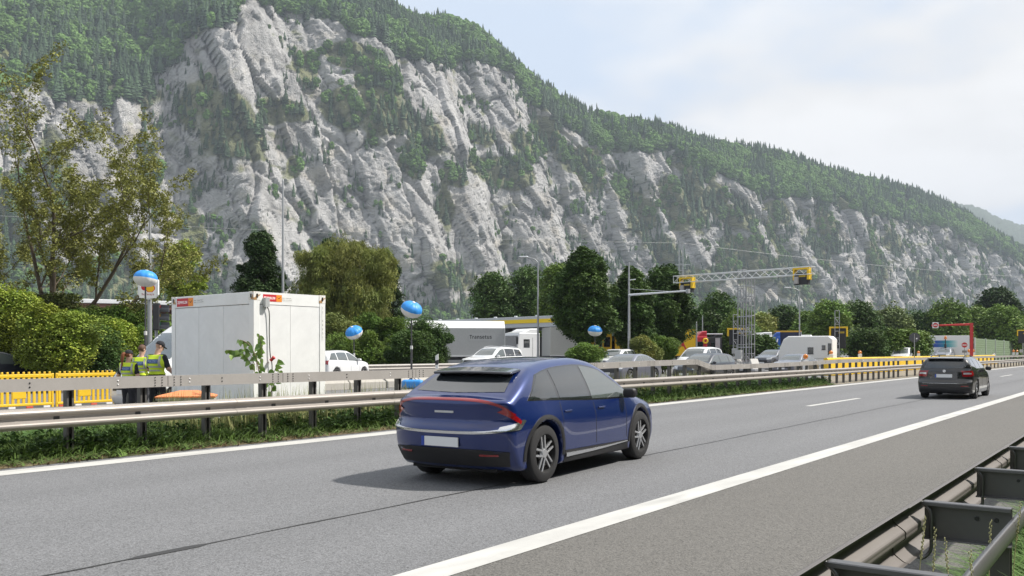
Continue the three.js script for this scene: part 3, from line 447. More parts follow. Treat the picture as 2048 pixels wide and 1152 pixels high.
// fit to the picture's bearings: u centre, half width in columns, v of the top and the crown's foot, metres ahead
function plantAt(u, hw, vt, vb, d, o) {
  const p = place(u, d); p.y = lotY(p.x) - 0.02; const H = heightAt(vt, d) - p.y, R = hw * d / FOC, B = Math.max(0.1, heightAt(vb, d) - p.y);
  return leafTree({ pos: p, h: H - o.clump * 0.45, base: B, r: Math.max(0.3, R - o.clump * 0.55), ...o });
}
const G = { lime: [0.30, 0.37, 0.06], mid: [0.165, 0.255, 0.05], deep: [0.085, 0.15, 0.036], dark: [0.055, 0.10, 0.03], olive: [0.285, 0.315, 0.09], pale: [0.19, 0.245, 0.08] };
{
  const hedge = 'bushes along the rest area on the left', bush = (u, hw, vt, d, col, label, seed, ex = {}) => plantAt(u, hw, vt, 735, d, { name: 'bush', label, category: 'bush', group: hedge, shape: 'mound', clumps: Math.round(hw * 0.68), clump: 0.66, leaves: 330, leaf: 0.165, col, seed, flat: 0.7, ...ex });
  bush(25, 75, 575, 33, G.lime, 'tall bright lime-green bush at the left picture edge', 101);
  bush(112, 72, 612, 31, G.lime, 'broad yellow-green bush behind the left half of the yellow barriers', 102);
  bush(200, 70, 606, 39, G.mid, 'mid-green bush behind the ponytailed officer', 103);
  bush(275, 62, 618, 41, G.mid, 'dense green bush behind the black traffic signal', 104);
  bush(340, 55, 640, 42, G.mid, 'green bush half hidden behind the white container’s left edge', 105);
  bush(170, 60, 655, 34, G.deep, 'low dark-green bush just behind the yellow barriers', 106);
  bush(70, 60, 640, 37, G.mid, 'green bush filling the hedge between the two lime-green bushes', 115);
  bush(228, 52, 640, 37, G.lime, 'yellow-green bush above the ponytailed officer’s head', 116);
  bush(312, 50, 655, 38, G.mid, 'shaded bush right behind the broad officer', 117);
  bush(150, 58, 628, 38, G.mid, 'mid-green bush between the broad lime bush and the officers', 118);
  bush(250, 46, 625, 44, G.deep, 'dark bush under the service sign', 119);
  bush(-20, 60, 610, 40, G.deep, 'dark bush at the very left edge behind the lime-green one', 120);
  bush(680, 62, 628, 57, G.olive, 'olive-green bush right of the white container', 107);
  bush(760, 70, 622, 58, G.mid, 'tall green bush between the second and third balloon lamps', 108);
  bush(858, 56, 640, 54, G.deep, 'dark-green rounded bush left of the grey lorry trailer', 109);
  bush(720, 55, 668, 53, G.mid, 'lower green bush behind the small balloon lamp', 110);
  bush(818, 48, 660, 52, G.deep, 'dark bush directly behind the tallest right-hand balloon lamp', 111);
  bush(1172, 38, 682, 55, G.mid, 'small bush behind the farthest balloon lamp', 112, { clump: 0.5 });
  bush(1288, 32, 676, 57, G.olive, 'olive shrub in front of the yellow lorry, left of two', 113, { clump: 0.5 });
  bush(1326, 30, 670, 58, G.mid, 'green shrub in front of the yellow lorry, right of two', 114, { clump: 0.5 });
  plantAt(372, 58, 487, 610, 52, { name: 'young_tree', label: 'slender yellow-green tree above the left end of the container', shape: 'egg', clumps: 46, clump: 0.55, leaves: 60, leaf: 0.27, col: G.lime, seed: 121, trunk: 0.1 });
  plantAt(520, 84, 464, 690, 58, { name: 'ivy_covered_tree', label: 'dark narrow ivy-covered tree rising behind the container', shape: 'cone', clumps: 105, clump: 0.62, leaves: 110, leaf: 0.26, col: G.dark, seed: 222, trunk: 0.2 });
  plantAt(700, 125, 478, 660, 62, { name: 'willow_tree', label: 'wide olive willow behind the container’s right side', shape: 'round', clumps: 150, clump: 0.85, leaves: 78, leaf: 0.36, col: G.olive, seed: 123, trunk: 0.22, kind: 'slim', droop: 0.9 });
  plantAt(660, 22, 472, 560, 63, { name: 'ivy_covered_tree', label: 'dark ivy-clad stem poking out of the willow’s left top', shape: 'column', clumps: 22, clump: 0.42, leaves: 90, leaf: 0.22, col: G.dark, seed: 124, trunk: 0.12 });
  plantAt(786, 26, 520, 640, 63, { name: 'ivy_covered_tree', label: 'dark ivy-clad stem at the willow’s right flank', shape: 'column', clumps: 26, clump: 0.45, leaves: 90, leaf: 0.22, col: G.dark, seed: 125, trunk: 0.12 });
  const row = 'maples in front of the yellow lorry', rowT = (u, hw, vt, vb, d, label, seed, c = G.deep, ex = {}) => plantAt(u, hw, vt, vb, d, { name: 'maple_tree', label, group: row, shape: 'egg', clumps: Math.round(hw * 2.0), clump: 0.8, leaves: 120, leaf: 0.33, col: c, seed, trunk: 0.2, ...ex });
  rowT(1172, 70, 500, 680, 63, 'tallest dark maple, between the white lorry cab and the slim lamp post', 131);
  rowT(1262, 52, 540, 690, 66, 'middle dark maple behind the slim grey pole', 132);
  rowT(1330, 62, 530, 688, 73, 'rightmost dark maple, left of the lattice gantry', 133);
  const far = 'trees behind the rest area', ft = (u, hw, vt, d, col, label, seed, ex = {}) => plantAt(u, hw * 1.12, vt, 700, d, { name: 'broadleaf_tree', label, group: far, shape: 'egg', clumps: Math.round(hw * 1.15 + 14), clump: 0.02 * d * (hw < 40 ? 0.55 : 0.75), leaves: 85, leaf: 0.0052 * d, col, seed, trunk: 0.16, ...ex });
  ft(985, 48, 542, 112, G.deep, 'dark tree above the left of the filling station roof', 141);
  ft(1055, 60, 530, 115, G.deep, 'broad dark tree above the filling station roof', 142);
  ft(1118, 40, 520, 105, G.mid, 'lighter green tree left behind the tallest maple', 143);
  ft(1432, 48, 585, 105, G.deep, 'dark tree left of the lattice mast', 144);
  ft(1480, 32, 622, 98, G.mid, 'light green tree behind the lattice mast', 145);
  ft(1522, 34, 628, 118, G.olive, 'olive tree right of the lattice mast', 146);
  ft(1568, 42, 617, 130, G.deep, 'dark round tree above the blue lorry cab', 147);
  ft(1615, 32, 625, 126, G.mid, 'green tree behind the street lamp', 148);
  ft(1658, 46, 600, 118, G.mid, 'tall green tree behind the right-hand lattice post', 149);
  ft(1718, 40, 606, 122, G.deep, 'dark tree right of the lattice post', 150);
  ft(1782, 50, 614, 150, G.pale, 'pale green willow-like tree in the row on the right', 151);
  ft(1838, 40, 624, 152, G.deep, 'dark tree left of the red sign gantry', 152);
  ft(1895, 44, 606, 150, G.mid, 'green tree above the red gantry arm', 153);
  ft(1950, 46, 614, 156, G.mid, 'green tree behind the red gantry post', 154);
  ft(2005, 44, 616, 150, G.mid, 'green tree above the noise barrier', 155);
  ft(1992, 42, 580, 175, G.dark, 'tallest dark tree standing above the noise barrier row', 156, { base: 7 });
  ft(2062, 40, 622, 160, G.deep, 'dark tree at the right picture edge', 157);
  const low = (u, hw, vt, d, label, seed, c = G.deep) => plantAt(u, hw, vt, 708, d, { name: 'bush', label, category: 'bush', group: 'bushes behind the queue on the right', shape: 'mound', clumps: Math.round(hw * 0.9 + 10), clump: 1.0, leaves: 95, leaf: 0.42, col: c, seed, flat: 0.7 });
  low(1735, 38, 664, 92, 'dark bush right of the right-hand signal box', 161);
  low(1800, 42, 660, 94, 'green bush behind the white saloon on the right', 162, G.mid);
  low(1836, 22, 666, 95, 'green bush covering the left end of the blue-striped trailer', 163, G.mid);
  low(1515, 40, 676, 84, 'bush between the lattice mast and the caravan', 164);
}
{ // the large half-bare tree at the left: real limbs, sparse sprays of small leaves
  const r = rng(9), D = 40, p0 = place(104, D); p0.y = lotY(p0.x);
  const t = thing('half_bare_tree', 'large half-bare tree with sparse yellowish leaves at the left', 'tree', p0), limbs = [], list = [], up = new THREE.Vector3(0, 1, 0);
  const grow = (p, d, L, rad, lvl) => {
    const seg = 4; let q = p.clone(), dir = d.clone();
    for (let i = 0; i < seg; i++) {
      const n = q.clone().add(dir.clone().multiplyScalar(L / seg)); limbs.push(bar(q.toArray(), n.toArray(), rad * (1 - i * 0.13), lvl < 2 ? 7 : 4, rad * (1 - (i + 1) * 0.13)));
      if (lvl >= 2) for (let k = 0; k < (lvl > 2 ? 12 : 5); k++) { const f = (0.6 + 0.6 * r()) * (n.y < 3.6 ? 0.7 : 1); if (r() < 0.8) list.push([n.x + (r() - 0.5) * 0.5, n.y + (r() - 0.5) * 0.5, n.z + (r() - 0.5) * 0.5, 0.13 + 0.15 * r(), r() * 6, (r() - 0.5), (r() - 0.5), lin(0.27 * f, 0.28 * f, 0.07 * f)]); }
      q = n; dir.add(new THREE.Vector3((r() - 0.5) * 0.35, (r() - 0.42) * 0.25, (r() - 0.5) * 0.35)).normalize();
      if (lvl < 4 && i > (lvl === 1 ? 0 : -1)) for (let b = 0; b < (lvl === 3 ? (i % 2) : 1); b++) { const s = dir.clone().applyAxisAngle(new THREE.Vector3(r() - 0.5, r() - 0.5, r() - 0.5).normalize(), 0.5 + 0.6 * r()); s.y = s.y * 0.9 + 0.1; grow(q, s.normalize(), L * (0.48 + 0.22 * r()), rad * 0.48 * (1 - i * 0.1), lvl + 1); }
    }
  };
  const R = new THREE.Vector3(CT, 0, -ST);
  for (const [lean, y, L, rad] of [[-0.55, 0.8, 5.4, 0.10], [-0.12, 1, 6.0, 0.12], [0.12, 1, 6.6, 0.13], [0.5, 0.85, 6.2, 0.12], [0.95, 0.55, 5.6, 0.10], [-0.95, 0.5, 4.4, 0.08], [0.35, 0.95, 4.2, 0.08]]) grow(new THREE.Vector3((r() - 0.5) * 0.5, 1.3, (r() - 0.5) * 0.4), R.clone().multiplyScalar(lean).add(new THREE.Vector3(0, y, 0)).add(new THREE.Vector3((r() - 0.5) * 0.5, 0, (r() - 0.5) * 0.5)).normalize(), L, rad, 1);
  limbs.push(bar([0, -0.1, 0], [0, 1.4, 0], 0.36, 9, 0.3));
  for (let i = 0; i < 2600; i++) { const a = r() * 6.283, c = i % 3 ? [0.1, 2.7] : [-1.2, 2.4], k = Math.sqrt(r()), f = 0.6 + 0.5 * r(); list.push([c[0] * R.x + Math.cos(a) * k * 1.1, c[1] + (r() - 0.5) * 2.6, c[0] * R.z + Math.sin(a) * k * 1.1, 0.2 + 0.12 * r(), r() * 6, r() - 0.5, r() - 0.5, lin(0.15 * f, 0.18 * f, 0.045 * f)]); }
  part(t, 'trunk', merge(limbs), std([0.11, 0.085, 0.06], 0.95)); crownOf(t, list); console.log('bare tree', limbs.length, list.length);
}
// ---------------------------------------------------------------- verge grass, weeds, sapling
function tuft(seed, n, bend) {
  const r = rng(seed), pos = [], idx = [];
  for (let i = 0; i < n; i++) { const a = r() * 6.283, h = 0.6 + 0.4 * r(), b = bend * (0.4 + r()), x = (r() - 0.5) * 0.35, z = (r() - 0.5) * 0.35, w = 0.018 + 0.012 * r(), dx = Math.cos(a), dz = Math.sin(a), k = pos.length / 3; for (let s = 0; s <= 3; s++) { const t = s / 3, o = b * t * t, ww = w * (1 - t * 0.92); pos.push(x + dx * o - dz * ww, h * t * (1 - 0.25 * b * t), z + dz * o + dx * ww, x + dx * o + dz * ww, h * t * (1 - 0.25 * b * t), z + dz * o - dx * ww); if (s) { const q = k + (s - 1) * 2; idx.push(q, q + 1, q + 3, q, q + 3, q + 2); } } }
  return mkGeo(pos, idx);
}
{
  const r = rng(303), grass = [], ivy = [], dry = [], weeds = [], near = [];
  for (let i = 0; i < 26000; i++) {
    const s = Math.pow(r(), 1.25) * 46 - 1, d = 12.98 + Math.pow(r(), 1.1) * 3.2, x = -d, z = -s, n = fbm(x * 0.8, z * 0.3, 3, 3); if (r() > 0.75 + n + smooth(13, 13.5, d) * 0.4) continue;
    const b = 0.7 + 0.6 * r(), hgt = (d < 13.3 ? 0.10 : 0.26) * (0.6 + 0.8 * r()) * (1 + n);
    if (d < 13.3 && r() < 0.4) continue; if (d < 13.4 && r() < 0.6) dry.push([x, 0, z, 0.07 * (0.6 + r()), 0.35, r() * 6, lin(0.26 * b, 0.20 * b, 0.10 * b)]);
    else grass.push([x, 0.02, z, hgt, 0.5 + 0.3 * r(), r() * 6, lin(0.10 * b, 0.165 * b, 0.035 * b)]);
  }
  for (let i = 0; i < 15000; i++) { const s = Math.pow(r(), 1.2) * 44 + 1.5, d = 13.35 + r() * 1.5, k = 0.6 + 0.6 * r(); if (fbm(s * 0.35, d, 8, 3) < -0.22 + 0.3 * smooth(6, 2, s)) continue; ivy.push([-d, 0.04 + 0.30 * r() * r() + 0.08 * r(), -s, 0.13 + 0.08 * r(), 0.15 + 0.08 * r(), r() * 6, lin(0.065 * k, 0.125 * k, 0.03 * k), r() - 0.5, r() - 0.5]); }
  for (let i = 0; i < 1100; i++) { const s = 9 + 24 * r(), d = 13.8 + 1.1 * r(), b = 0.8 + 0.4 * r(); if (fbm(s * 0.25, 2, 4, 2) < -0.15) continue; weeds.push([-d, 0.05, -s, 0.75 + 0.35 * r(), 0.55, r() * 6, lin(0.33 * b, 0.34 * b, 0.15 * b)]); }
  for (let i = 0; i < 14000; i++) { const s = 2.2 + Math.pow(r(), 1.3) * 22, x = -0.86 + 2.4 * Math.pow(r(), 1.3), b = 0.7 + 0.6 * r(); if (x < -0.66 && r() < 0.6) continue; near.push([x, 0.0, -s, (0.2 + 0.3 * r()) * (x < -0.5 ? 0.75 : 1.1), 0.45 + 0.25 * r(), r() * 6, lin(0.105 * b, 0.20 * b, 0.038 * b)]); }
  const gm = new THREE.MeshPhysicalMaterial({ color: 0xffffff, roughness: 0.7, side: THREE.DoubleSide, transmission: 0.25, thickness: 0, specularIntensity: 0.3 });
  scene.add(scatter('verge_grass', tuft(1, 9, 0.5), gm, grass), scatter('dry_grass', tuft(2, 8, 0.9), gm, dry), scatter('ground_ivy', leafGeo(7, 6), gm, ivy), scatter('flowering_weeds', tuft(5, 5, 0.3), gm, weeds), scatter('roadside_grass', tuft(3, 10, 0.7), gm, near));
  // seed heads beside the near guardrail, each one stem
  const ear = merge([tube([[0, 0, 0], [0.01, 0.3, 0.0], [0.03, 0.6, 0.01], [0.05, 0.75, 0.01]], 0.0022, 10, 4), ...Array.from({ length: 26 }, (_, i) => new THREE.SphereGeometry(0.0038, 5, 3).scale(0.8, 2, 0.8).translate(0.03 + 0.02 * i / 26 + Math.sin(i * 2.4) * 0.005, 0.58 + i * 0.0085, 0.01 + Math.cos(i * 2.4) * 0.005))]), em = std([0.42, 0.40, 0.20], 0.8);
  const names = ['leftmost', 'second', 'third', 'fourth', 'fifth', 'rightmost'];
  [[1906, 3.9], [1856, 4.15], [1830, 4.5], [1965, 3.7], [1978, 4.4], [2020, 4.9]].sort((a, b) => a[0] - b[0]).forEach(([u, d], i) => { const p = place(u, d, 0); single('grass_seed_head', `${names[i]} pale grass seed head standing by the near guardrail`, 'grass stalk', ear, em, p, i * 1.3, 'seed heads by the near guardrail'); });
}
{ // sapling in front of the container: stem, twigs and single heart-shaped leaves
  const p0 = place(524, 17.2), t = thing('sapling', 'thin leafy sapling growing in front of the white container', 'sapling', p0, TH), r = rng(15), m = d => d * 17.2 / FOC, stems = [], at = (u, v) => [(u - 524) * 17.2 / FOC, heightAt(v, 17.2), 0];
  const lines = [[[526, 850], [520, 790], [514, 740], [505, 712], [492, 690], [478, 682], [468, 680]], [[514, 740], [512, 710], [519, 690], [516, 672]], [[518, 770], [505, 735], [488, 712], [470, 706], [460, 710]], [[524, 800], [535, 770], [548, 745], [556, 720]], [[520, 780], [520, 745], [524, 700], [520, 668]], [[526, 820], [540, 790], [552, 765], [560, 742]], [[510, 730], [495, 700], [480, 702], [462, 700]]];
  const leaf = (() => { const s = new THREE.Shape(); s.moveTo(0, 0); s.bezierCurveTo(0.28, -0.08, 0.52, 0.2, 0.4, 0.52); s.bezierCurveTo(0.3, 0.78, 0.1, 0.9, 0, 1.15); s.bezierCurveTo(-0.1, 0.9, -0.3, 0.78, -0.4, 0.52); s.bezierCurveTo(-0.52, 0.2, -0.28, -0.08, 0, 0); const g = new THREE.ShapeGeometry(s, 4), P = g.attributes.position; for (let i = 0; i < P.count; i++) P.setZ(i, 0.25 * Math.abs(P.getX(i)) - 0.18 * P.getY(i) ** 2); g.computeVertexNormals(); return g; })();
  const lms = [[0.24, 0.38, 0.08], [0.30, 0.44, 0.11], [0.16, 0.28, 0.06]].map(c => new THREE.MeshPhysicalMaterial({ color: lin(...c), roughness: 0.5, side: THREE.DoubleSide, transmission: 0.3, thickness: 0 }));
  lines.forEach((L, k) => {
    const pts = L.map(([u, v], i) => { const q = at(u, v); q[2] = (k - 3) * 0.04 * i * 0.5; return q; }); stems.push(tube(pts, k ? 0.006 : 0.012, 24, 5));
    const c = new THREE.CatmullRomCurve3(pts.map(p => new THREE.Vector3(...p)));
    for (let i = 0; i < 14; i++) { const q = c.getPoint(0.25 + 0.75 * i / 13), lf = part(t, 'leaf', leaf, lms[Math.floor(r() * 3)], [q.x + (r() - 0.5) * 0.04, q.y, q.z + (r() - 0.5) * 0.08], [(r() - 0.5) * 1.3, (r() - 0.5) * 1.4, Math.PI + (r() - 0.5) * 2.6]); lf.scale.setScalar(0.075 + 0.055 * r()); }
  });
  part(t, 'stem', merge(stems), std([0.16, 0.13, 0.08], 0.9));
}
// ---------------------------------------------------------------- vehicles
const paintMat = (c, o = {}) => phys(c, { roughness: 0.38, metalness: 0.25, clearcoat: 1, clearcoatRoughness: 0.04, ...o });
const glassDark = phys([0.018, 0.022, 0.025], { roughness: 0.04, ior: 1.6, clearcoat: 1, clearcoatRoughness: 0.02 });
const glassGrey = phys([0.085, 0.10, 0.10], { roughness: 0.06, ior: 1.6, clearcoat: 1, clearcoatRoughness: 0.03 });
const blackTrim = std([0.018, 0.018, 0.02], 0.55), blackGloss = phys([0.012, 0.012, 0.014], { roughness: 0.15, clearcoat: 1 }), rubber = std([0.022, 0.022, 0.023], 0.85), chrome = std([0.72, 0.73, 0.75], 0.18, 0.95), silver = std([0.55, 0.56, 0.58], 0.3, 0.8), under = std([0.015, 0.015, 0.015], 0.9);
const redLamp = phys([0.26, 0.006, 0.010], { roughness: 0.12, clearcoat: 1 }), clearLamp = phys([0.62, 0.64, 0.66], { roughness: 0.08, clearcoat: 1, metalness: 0.3 }), plateWhite = std([0.72, 0.73, 0.74], 0.45), plateBlue = std([0.02, 0.06, 0.35], 0.45), amber = phys([0.72, 0.22, 0.02], { roughness: 0.2, clearcoat: 1 });
const gauss = (x, c, w) => Math.exp(-(((x - c) / w) ** 2));
function carField(s) {
  const top = curve(s.top), cosT = x => { const d = (top(x + 0.03) - top(x - 0.03)) / 0.06; return 1 / Math.hypot(1, d); }, xr = curve(s.rear), xf = curve(s.front), W = s.W / 2, H = Math.max(...s.top.map(p => p[1])), belt = curve(s.belt), L = s.L / 2;
  const f = (x, y, z) => {
    const az = Math.abs(z), hb = W * (1 - s.nose * smooth(L * 0.35, L, x) ** 1.5 - s.tail * smooth(-L * 0.5, -L, x) ** 1.5), b = belt(x), k = (y - 0.62) / 0.42;
    const lower = hb - 0.028 * k * k + (s.hip || 0) * (gauss(x, s.wx[0], 0.42) + 0.7 * gauss(x, s.wx[1], 0.42)) * gauss(y, 0.74, 0.18), t = (y - b) / (H - b), upper = hb - 0.035 - (hb - 0.035 - s.roofHalf) * (t * 0.8 + 0.2 * t * Math.abs(t));
    const side = (az - smin(lower, upper, s.beltK || 0.07)), q = az / W, up = (y - top(x) + s.crown * q * q) * cosT(x);
    let v = smax(side, up, s.kTop || 0.10);
    v = smax(v, (s.clear + 0.03 * smooth(L - 0.5, L, Math.abs(x))) - y, 0.05);
    v = smax(v, xr(y) + s.roundR * q ** 3 - x, 0.07); v = smax(v, x - xf(y) + s.roundF * q ** 3, 0.07);
    for (const wx of s.wx) v = Math.max(v, -Math.max(Math.hypot(x - wx, y - s.wr) - (s.wr + 0.05), (W - 0.30) - az));
    return v;
  };
  return Object.assign(f, { top, belt, W, L, H, xr, xf });
}
function ribbon(f, axis, side, pts, w, off = 0.008, n = 40) {   // a narrow raised strip along a line drawn on the surface
  const c = new THREE.CatmullRomCurve3(pts.map(p => new THREE.Vector3(p[0], p[1], 0))), pos = [], nor = [], idx = []; let last = [0, 0, 0];
  for (let i = 0; i <= n; i++) {
    const p = c.getPoint(i / n), t = c.getTangent(i / n), ww = typeof w === 'function' ? w(i / n) : w;
    for (const [e, o] of [[-1, -0.01], [-0.85, off], [0, off * 1.2], [0.85, off], [1, -0.01]]) { const h = castField(f, axis, side, p.x - t.y * e * ww / 2, p.y + t.x * e * ww / 2, 3, -1) || last; last = h; const g = grad(f, ...h); pos.push(h[0] + g[0] * o, h[1] + g[1] * o, h[2] + g[2] * o); nor.push(...g.slice(0, 3)); }
    if (i) for (let k = 0; k < 4; k++) { const a = (i - 1) * 5 + k; idx.push(a, a + 1, a + 6, a, a + 6, a + 5); }
  }
  return mkGeo(pos, idx, nor);
}
function paneOutline(f, g, xa, xb, m) {                       // a side pane between xa and xb of glasshouse g = [x0 bottom, x0 top, x1 top, x1 bottom]
  const yb = x => f.belt(x) + 0.035, yt = x => f.top(x) - m, inside = (x, y) => { const t = clamp((y - yb(x)) / Math.max(0.05, yt(x) - yb(x))); return [Math.max(x, lerp(g[0], g[1], t)), Math.min(x, lerp(g[3], g[2], t))]; };
  const bot = [], tp = [], n = 8;
  for (let i = 0; i <= n; i++) { const t = i / n; const xl = Math.max(xa, g[0]), xr = Math.min(xb, g[3]); bot.push([lerp(xl, xr, t), yb(lerp(xl, xr, t))]); const tl = Math.max(xa, g[1]), tr = Math.min(xb, g[2]), x = lerp(tl, tr, t); tp.push([x, Math.max(yt(x), yb(x) + 0.02)]); }
  return [...bot, ...tp.reverse()];
}
const mirrorZ = g => { const q = g.clone(), p = q.attributes.position, n = q.attributes.normal; for (let i = 0; i < p.count; i++) { p.setZ(i, -p.getZ(i)); n.setZ(i, -n.getZ(i)); } if (q.index) { const a = q.index.array; for (let i = 0; i < a.length; i += 3) [a[i], a[i + 1]] = [a[i + 1], a[i]]; } return q; };
function wheelGeos(r, style) {
  const w = 0.225, tyre = new THREE.LatheGeometry([[r * 0.66, -w / 2], [r * 0.72, -w / 2 - 0.004], [r * 0.93, -w / 2 + 0.008], [r * 0.99, -w / 2 + 0.035], [r, 0], [r * 0.99, w / 2 - 0.035], [r * 0.93, w / 2 - 0.008], [r * 0.72, w / 2 + 0.004], [r * 0.66, w / 2]].map(p => new THREE.Vector2(...p)), 40).rotateX(Math.PI / 2);
  const barrel = merge([new THREE.LatheGeometry([[r * 0.67, w / 2 - 0.002], [r * 0.63, w / 2 - 0.012], [r * 0.61, w / 2 - 0.06], [r * 0.6, 0.0], [r * 0.05, 0.0]].map(p => new THREE.Vector2(...p)), 36).rotateX(Math.PI / 2)]);
  const sp = style === 'aero' ? merge([slab([[-0.045, 0.04], [-0.02, 0.03], [0.012, r * 0.62], [-0.016, r * 0.64]], 0.03, 0.005), slab([[0.02, 0.04], [0.045, 0.03], [0.095, r * 0.58], [0.07, r * 0.62]], 0.03, 0.005)]) : slab([[-0.028, 0.03], [0.028, 0.03], [0.045, r * 0.62], [-0.045, r * 0.62]], 0.028, 0.007);
  return { tyre, barrel, spoke: sp.translate(0, 0, w / 2 - 0.045), hub: cyl(0.055, 0.07, 0.035, 16).rotateX(Math.PI / 2).translate(0, 0, w / 2 - 0.03), w };
}
const MODELS = new Map();
function model(key, s) {
  if (MODELS.has(key)) return MODELS.get(key);
  const f = carField(s), m = { s, f, L: f.L, parts: [] }, c = s.cell, hw = s.W / 2 + 0.1, P = (name, mat, geo, more) => m.parts.push({ name, mat, geo, ...more });
  P('body', 'paint', nets(f, [-f.L - 0.1, 0.05, -hw], [f.L + 0.1, f.H + 0.1, hw], c, 2, 0.008));
  P('underbody', under, merge([box(s.L - 0.5, 0.12, s.W - 0.62, 0, s.clear + 0.05, 0), ...s.wx.map(x => box(0.9, 0.5, s.W - 0.62, x, 0.42, 0))]));
  const g = s.house, xs = [g[0], ...s.split, g[3]];
  for (let i = 0; i < xs.length - 1; i++) { const q = patch(f, 'z', 1, paneOutline(f, g, xs[i] + (i ? 0.035 : 0), xs[i + 1] - (i < xs.length - 2 ? 0.035 : 0), s.header || 0.11), 0.005, 5, 0.09); P('side_window', s.tint && i < s.tint ? glassDark : glassGrey, q); P('side_window', s.tint && i < s.tint ? glassDark : glassGrey, mirrorZ(q)); }
  if (s.surround) { const q = patch(f, 'z', 1, paneOutline(f, [g[0] - 0.05, g[1] - 0.04, g[2] + 0.05, g[3] + 0.06], g[0] - 0.05, g[3] + 0.06, (s.header || 0.11) - 0.022).map(p => [p[0], p[1] < f.belt(p[0]) + 0.05 ? p[1] - 0.022 : p[1]]), 0.002, 6, 0.08); P('window_surround', blackGloss, q); P('window_surround', blackGloss, mirrorZ(q)); }
  const ws = s.screen, wsg = patch(f, 'x', 1, [[-ws[2], ws[0]], [-ws[2] * 0.5, ws[0] - 0.012], [0, ws[0] - 0.018], [ws[2] * 0.5, ws[0] - 0.012], [ws[2], ws[0]], [ws[3], ws[1]], [ws[3] * 0.4, ws[1] + 0.02], [-ws[3] * 0.4, ws[1] + 0.02], [-ws[3], ws[1]]], 0.005, 6, 0.1); P('windscreen', glassGrey, wsg);
  const rw = s.rearGlass; if (rw) P('rear_window', glassDark, patch(f, 'x', -1, [[-rw[2], rw[0]], [0, rw[0] - 0.015], [rw[2], rw[0]], [rw[3], rw[1]], [0, rw[1] + 0.02], [-rw[3], rw[1]]], 0.005, 6, 0.08));
  for (const [a0, a1, b0, b1] of s.head || []) { const q = patch(f, 'x', 1, [[a0, b0], [a1, b0 + 0.03], [a1, b1 + 0.02], [a0, b1]], 0.006, 3, 0.06); P('headlight', clearLamp, q); P('headlight', clearLamp, mirrorZ(q)); }
  for (const [a0, a1, b0, b1] of s.tailLamp || []) { const q = patch(f, 'x', -1, [[a0, b0 + 0.02], [a1, b0], [a1, b1], [a0, b1 - 0.02]], 0.008, 3, 0.05); P('tail_light', redLamp, q); P('tail_light', redLamp, mirrorZ(q)); }
  if (s.grille) { const [w, b0, b1] = s.grille; P('grille', blackTrim, patch(f, 'x', 1, [[-w, b0], [w, b0], [w * 0.9, b1], [-w * 0.9, b1]], 0.006, 3, 0.08)); P('number_plate', plateWhite, bbox(0.02, 0.11, 0.52, 0.006).translate(f.xf(b0) + 0.012, b0 - 0.03, 0)); }
  const sideSeam = x => ribbon(f, 'z', 1, [[x, s.clear + 0.2], [x - 0.01, (s.clear + f.belt(x)) / 2], [x - 0.02, f.belt(x) - 0.01]], 0.012, 0.002, 10);
  if (s.seams) for (const x of s.seams) { const q = sideSeam(x); P('door_seam', blackTrim, q); P('door_seam', blackTrim, mirrorZ(q)); }
  const mx = s.house[3] - 0.28, mz = f.W + 0.06, my = f.belt(mx) + 0.09, mir = (() => { const q = (x, y, z) => smax(smax(Math.abs(x - mx) - 0.075 + 0.5 * Math.max(0, x - mx), Math.abs(y - my) - 0.07, 0.05), Math.abs(z - mz) - 0.10, 0.06); return nets(q, [mx - 0.15, my - 0.13, mz - 0.17], [mx + 0.15, my + 0.13, mz + 0.17], 0.03, 1, 0.01); })();
  P('door_mirror', s.mirrorPaint ? 'paint' : blackTrim, mir); P('door_mirror', s.mirrorPaint ? 'paint' : blackTrim, mirrorZ(mir));
  m.wheel = wheelGeos(s.wr, s.spokes); m.more = s.more ? s.more(f, P) : null;
  MODELS.set(key, m); return m;
}
function car(key, s, name, label, paint, pos, turn, o = {}) {
  const m = model(key, s), t = thing(name, label, o.category || 'car', pos, turn, o.group);
  for (const p of m.parts) part(t, p.name, p.geo, p.mat === 'paint' ? paint : p.mat);
  for (const x of s.wx) for (const z of [-1, 1]) {
    const w = part(t, 'wheel', m.wheel.tyre, rubber, [x, s.wr, z * (s.W / 2 - 0.125)], [0, z < 0 ? Math.PI : 0, o.spin || 0.3 * x]);
    part(w, 'rim', m.wheel.barrel, o.rimDark || under); part(w, 'hub', m.wheel.hub, silver);
    for (let k = 0; k < (s.nSpoke || 5); k++) part(w, 'spoke', m.wheel.spoke, o.rim || silver, null, [0, 0, k / (s.nSpoke || 5) * 2 * Math.PI]);
  }
  return t;
}
const SPEC = {};
